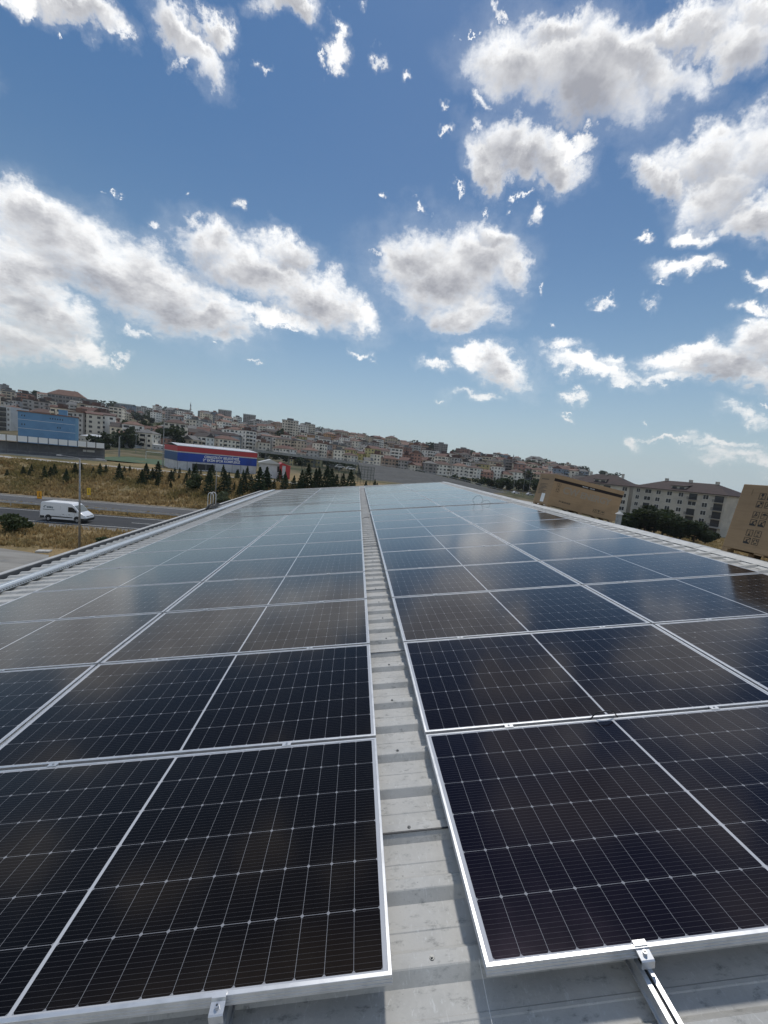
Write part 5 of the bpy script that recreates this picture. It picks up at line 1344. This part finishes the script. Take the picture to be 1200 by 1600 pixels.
gl_ = tag(empty('guard_rail', T_[0]), 'pale steel railing along the top of the grey ramp embankment', 'guard rail')
for zo, r_ in ((.95, .06), (.55, .05)): MB().tube([p - T_[0] + Vector((0, .6, zo)) for p in T_], r_, 6).build('rail', RAILM, gl_)
for i in range(len(T_) - 1):
    for q_ in (0, .5): p = T_[i].lerp(T_[i+1], q_) - T_[0]; MB().box((p.x - .05, p.y + .55, p.z - .2), (p.x + .05, p.y + .65, p.z + 1.0)).build('post', RAILM, gl_)
# bridge deck running left from the ramp
DECK = mat('bridge_concrete', (.30,.30,.29), .8, noise=(.4, (.22,.22,.21), .4, .65))
bl = [at_y(u, v, y) for u, v, y in ((395, 702, 262), (430, 706, 255), (470, 711, 246), (510, 716, 236), (550, 721, 224), (572, 724, 217))]
br = tag(empty('overpass_bridge', bl[0]), 'grey road overpass on slim piers running behind the green fence', 'bridge')
vs = []
for p in bl:
    q_ = p - bl[0]; vs += [q_ + Vector((0, 0, -1.5)), q_ + Vector((0, 0, .1)), q_ + Vector((0, 9, .1)), q_ + Vector((0, 9, -1.5))]
fs = []
for i in range(len(bl) - 1):
    for j in range(4): fs.append((4*i + j, 4*i + (j+1) % 4, 4*i + 4 + (j+1) % 4, 4*i + 4 + j))
fs += [(3,2,1,0), tuple(4*(len(bl)-1) + j for j in range(4))]
MB().add(vs, fs).build('deck', DECK, br)
for zo in (.6, 1.15): MB().tube([p - bl[0] + Vector((0, .2, zo)) for p in bl], .07, 6).build('railing', RAILM, br)
for i in range(len(bl) - 1):
    for q_ in (0, .5):
        p = bl[i].lerp(bl[i+1], q_) - bl[0]; zg = hz(*(bl[i].lerp(bl[i+1], q_))[:2]) - bl[0].z
        MB().box((p.x - .05, p.y + .15, p.z + .1), (p.x + .05, p.y + .25, p.z + 1.2)).build('railing_post', RAILM, br)
        if q_ == .5: MB().cyl((p.x, p.y + 4.5, zg - 1), (p.x, p.y + 4.5, p.z - 1.505), .6, n=12).build('pier', DECK, br)
# footbridge with stairs
fb = [at_y(u, v, y) for u, v, y in ((700, 742.5, 300), (740, 747, 296), (768, 751, 292), (780, 756, 286), (790, 763, 280))]
fo = tag(empty('footbridge', fb[0]), 'pale steel footbridge with a stair going down at its right end', 'footbridge')
for zo, r_ in ((0, .28), (1.3, .10)): MB().tube([p - fb[0] + Vector((0, 0, zo)) for p in fb], r_, 6).build('girder' if zo == 0 else 'handrail', RAILM, fo)
for i, (a, b) in enumerate(zip(fb, fb[1:])):
    for q_ in (.2, .6, .95):
        p = a.lerp(b, q_); MB().cyl(p - fb[0], p - fb[0] + Vector((0, 0, 1.3)), .05, n=6).build('rail_post', RAILM, fo)
for q_ in ((1, .1), (1, .5), (1, .98), (2, .6)):
    p = fb[q_[0]].lerp(fb[q_[0] + 1], q_[1]); MB().cyl((p.x - fb[0].x, p.y - fb[0].y, hz(p.x, p.y) - fb[0].z - 1), p - fb[0], .22, n=8).build('pier', RAILM, fo)
# tall ball-stop fence
FMESH = mat('green_fence_steel', (.035,.06,.05), .6, .2)
f0 = at_y(470, 745, 128.0); f1 = at_y(583, 755, 134.0)
fe = tag(empty('ball_stop_fence', f0), 'tall dark green ball-stop fence of steel frames beside the ramp', 'fence')
n = 22; hf = 6.2
for i in range(n + 1):
    p = f0.lerp(f1, i / n) - f0; h_ = hf - .9 * i / n; MB().cyl(p + Vector((0, 0, -2)), p + Vector((0, 0, h_)), .06, n=6).build('post', FMESH, fe)
for j in range(7):
    a = f0 - f0; b = f1 - f0; z = hf * j / 6.3; MB().cyl(a + Vector((0, 0, z)), b + Vector((0, 0, z * (hf - .9) / hf)), .035, n=5).build('cross_bar', FMESH, fe)
g = MB()
for i in range(n * 6):
    p = f0.lerp(f1, i / (n * 6)) - f0; g.cyl(p + Vector((0, .02, -1)), p + Vector((0, .02, hf * .9)), .012, n=3, caps=False)
for j in range(26):
    z = hf * j / 28; g.cyl(Vector((0, .02, z)), f1 - f0 + Vector((0, .02, z)), .012, n=3, caps=False)
g.build('netting', FMESH, fe)
# pitch fence, goal, floodlight poles
gf = tag(empty('goal', at_y(228, 716, 131)), 'white goal frame on the green football pitch', 'goal')
MB().tube([(0, 0, -.3), (0, 0, 2.2), (6, .6, 2.2), (6, .6, -.3)], .06, 6).build('goal_frame', TXT, gf)
for i, (u, vt, vb, y, r_, lab) in enumerate(((256.5, 655, 727, 112, .16, 'tall grey floodlight mast at the left end of the sports hall'), (187, 682, 706, 150, .35, 'thick concrete pylon beyond the football pitch'), (229, 680, 703, 150, .10, 'slim pole behind the white flat shed'), (213, 680, 700, 160, .10, 'slim pole left of the other slim pole'),
     (818, 735, 769, 235, .12, 'slim pale lamp pole left of the first carton'), (827, 738, 771, 235, .12, 'slim pale lamp pole nearest the first carton'), (803, 733, 766, 235, .12, 'slim pale lamp pole by the foot of the stair'), (555, 700, 733, 180, .10, 'slim pole rising behind the green fence'))):
    tp = at_y(u, vt, y); bt = at_y(u - (vb - vt) * .03, vb, y)
    root = tag(empty('light_pole', bt), lab, 'pole'); q_ = tp - bt
    MB().cyl((0, 0, -2), (0, 0, q_.z), r_, r_ * .6, 10).build('pole', POLE, root)
    if i not in (1,): o = MB().box((-.5, -.15, q_.z + .002), (.5, .15, q_.z + .3)).build('lamp_head', LAMPH, root)
# cars beyond the fence: tiny
def car_mesh():
    g = MB(); g.prism([(-2.1,.25),(-2.1,.8),(-1.6,.9),(-1.0,1.42),(.6,1.42),(1.2,.92),(2.05,.75),(2.1,.25)], 1, -.85, .85, 0)
    g.prism([(-1.45,.92),(-.95,1.36),(.55,1.36),(1.05,.92)], 1, -.87, .87, 1)
    for x in (-1.3, 1.3): g.cyl((x, -.88, .3), (x, .88, .3), .3, n=10, mi=2)
    return g.mesh('car_body', [mat('car_paint', (.6,.6,.6), .3, objcol=True, noise=(1, .95, .4, .6)), VGL, TYRE])
CM = car_mesh()
for i, (u, v, y, c_, lab) in enumerate(((531, 730.5, 170, (.7,.7,.7), 'small white car parked beyond the green fence, left one of two'), (548, 733.5, 168, (.72,.72,.72), 'white car parked beyond the green fence, right one of two'), (520, 731, 172, (.06,.06,.07), 'dark car parked beyond the green fence'),
     (806, 771, 225, (.65,.65,.66), 'pale car on the road beneath the footbridge stair'), (828, 773.5, 222, (.5,.5,.52), 'silver car on the road beside the first carton'))):
    p = at_y(u, v, y); o = bpy.data.objects.new('parked_car', CM); C.objects.link(o); o.location = (p.x, p.y, max(hz(p.x, p.y), p.z - .2)); o.rotation_euler.z = .2; o.color = (*c_, 1); tag(o, lab, 'car', 'cars far off')
# hedge rows and pale track on the right
plate('track', [(45, 205), (80, 195), (83, 200), (46, 212)], CONC, .25)
HEDL = leaf_mat('hedge_leaves', (.055,.050,.026), (.085,.070,.035))
P = []
for k in range(9000):
    t = rng.uniform(); row = rng.integers(3); u = 690 + 150 * t; y = 195 - 40 * t - 14 * row
    x = (u - 600) / FPX * y; P.append((x + rng.normal() * .9, y + rng.normal() * .9, hz(x, y) + rng.uniform(0, 2.3) * (.6 + .4 * sin(u * .5))))
o = bpy.data.objects.new('hedge', mesh_leaves('hedge', leafcloud(np.array(P), .30, rng), HEDL)); C.objects.link(o); tag(o, 'rows of brown green hedge between the roof ridge and the pale track', 'hedge', kind='stuff')
bush(704.5, 768, 200, 11, 10, BM[1], 'round dark bush alone at the foot of the grey ramp')

# ------------------------------------------------------------------ the air over the valley
hm = bpy.data.materials.new('haze'); hm.use_nodes = True; t = NT(hm.node_tree)
pv = t.n('ShaderNodeVolumePrincipled', {'Color': (.86, .92, 1.0, 1), 'Density': .0001, 'Anisotropy': .25})
t.t.links.new(pv.outputs[0], t.n('ShaderNodeOutputMaterial').inputs['Volume'])
hzb = MB().box((-2700, -2700, -60), (2700, 2700, 190)).build('haze', hm); tag(hzb, kind='stuff')
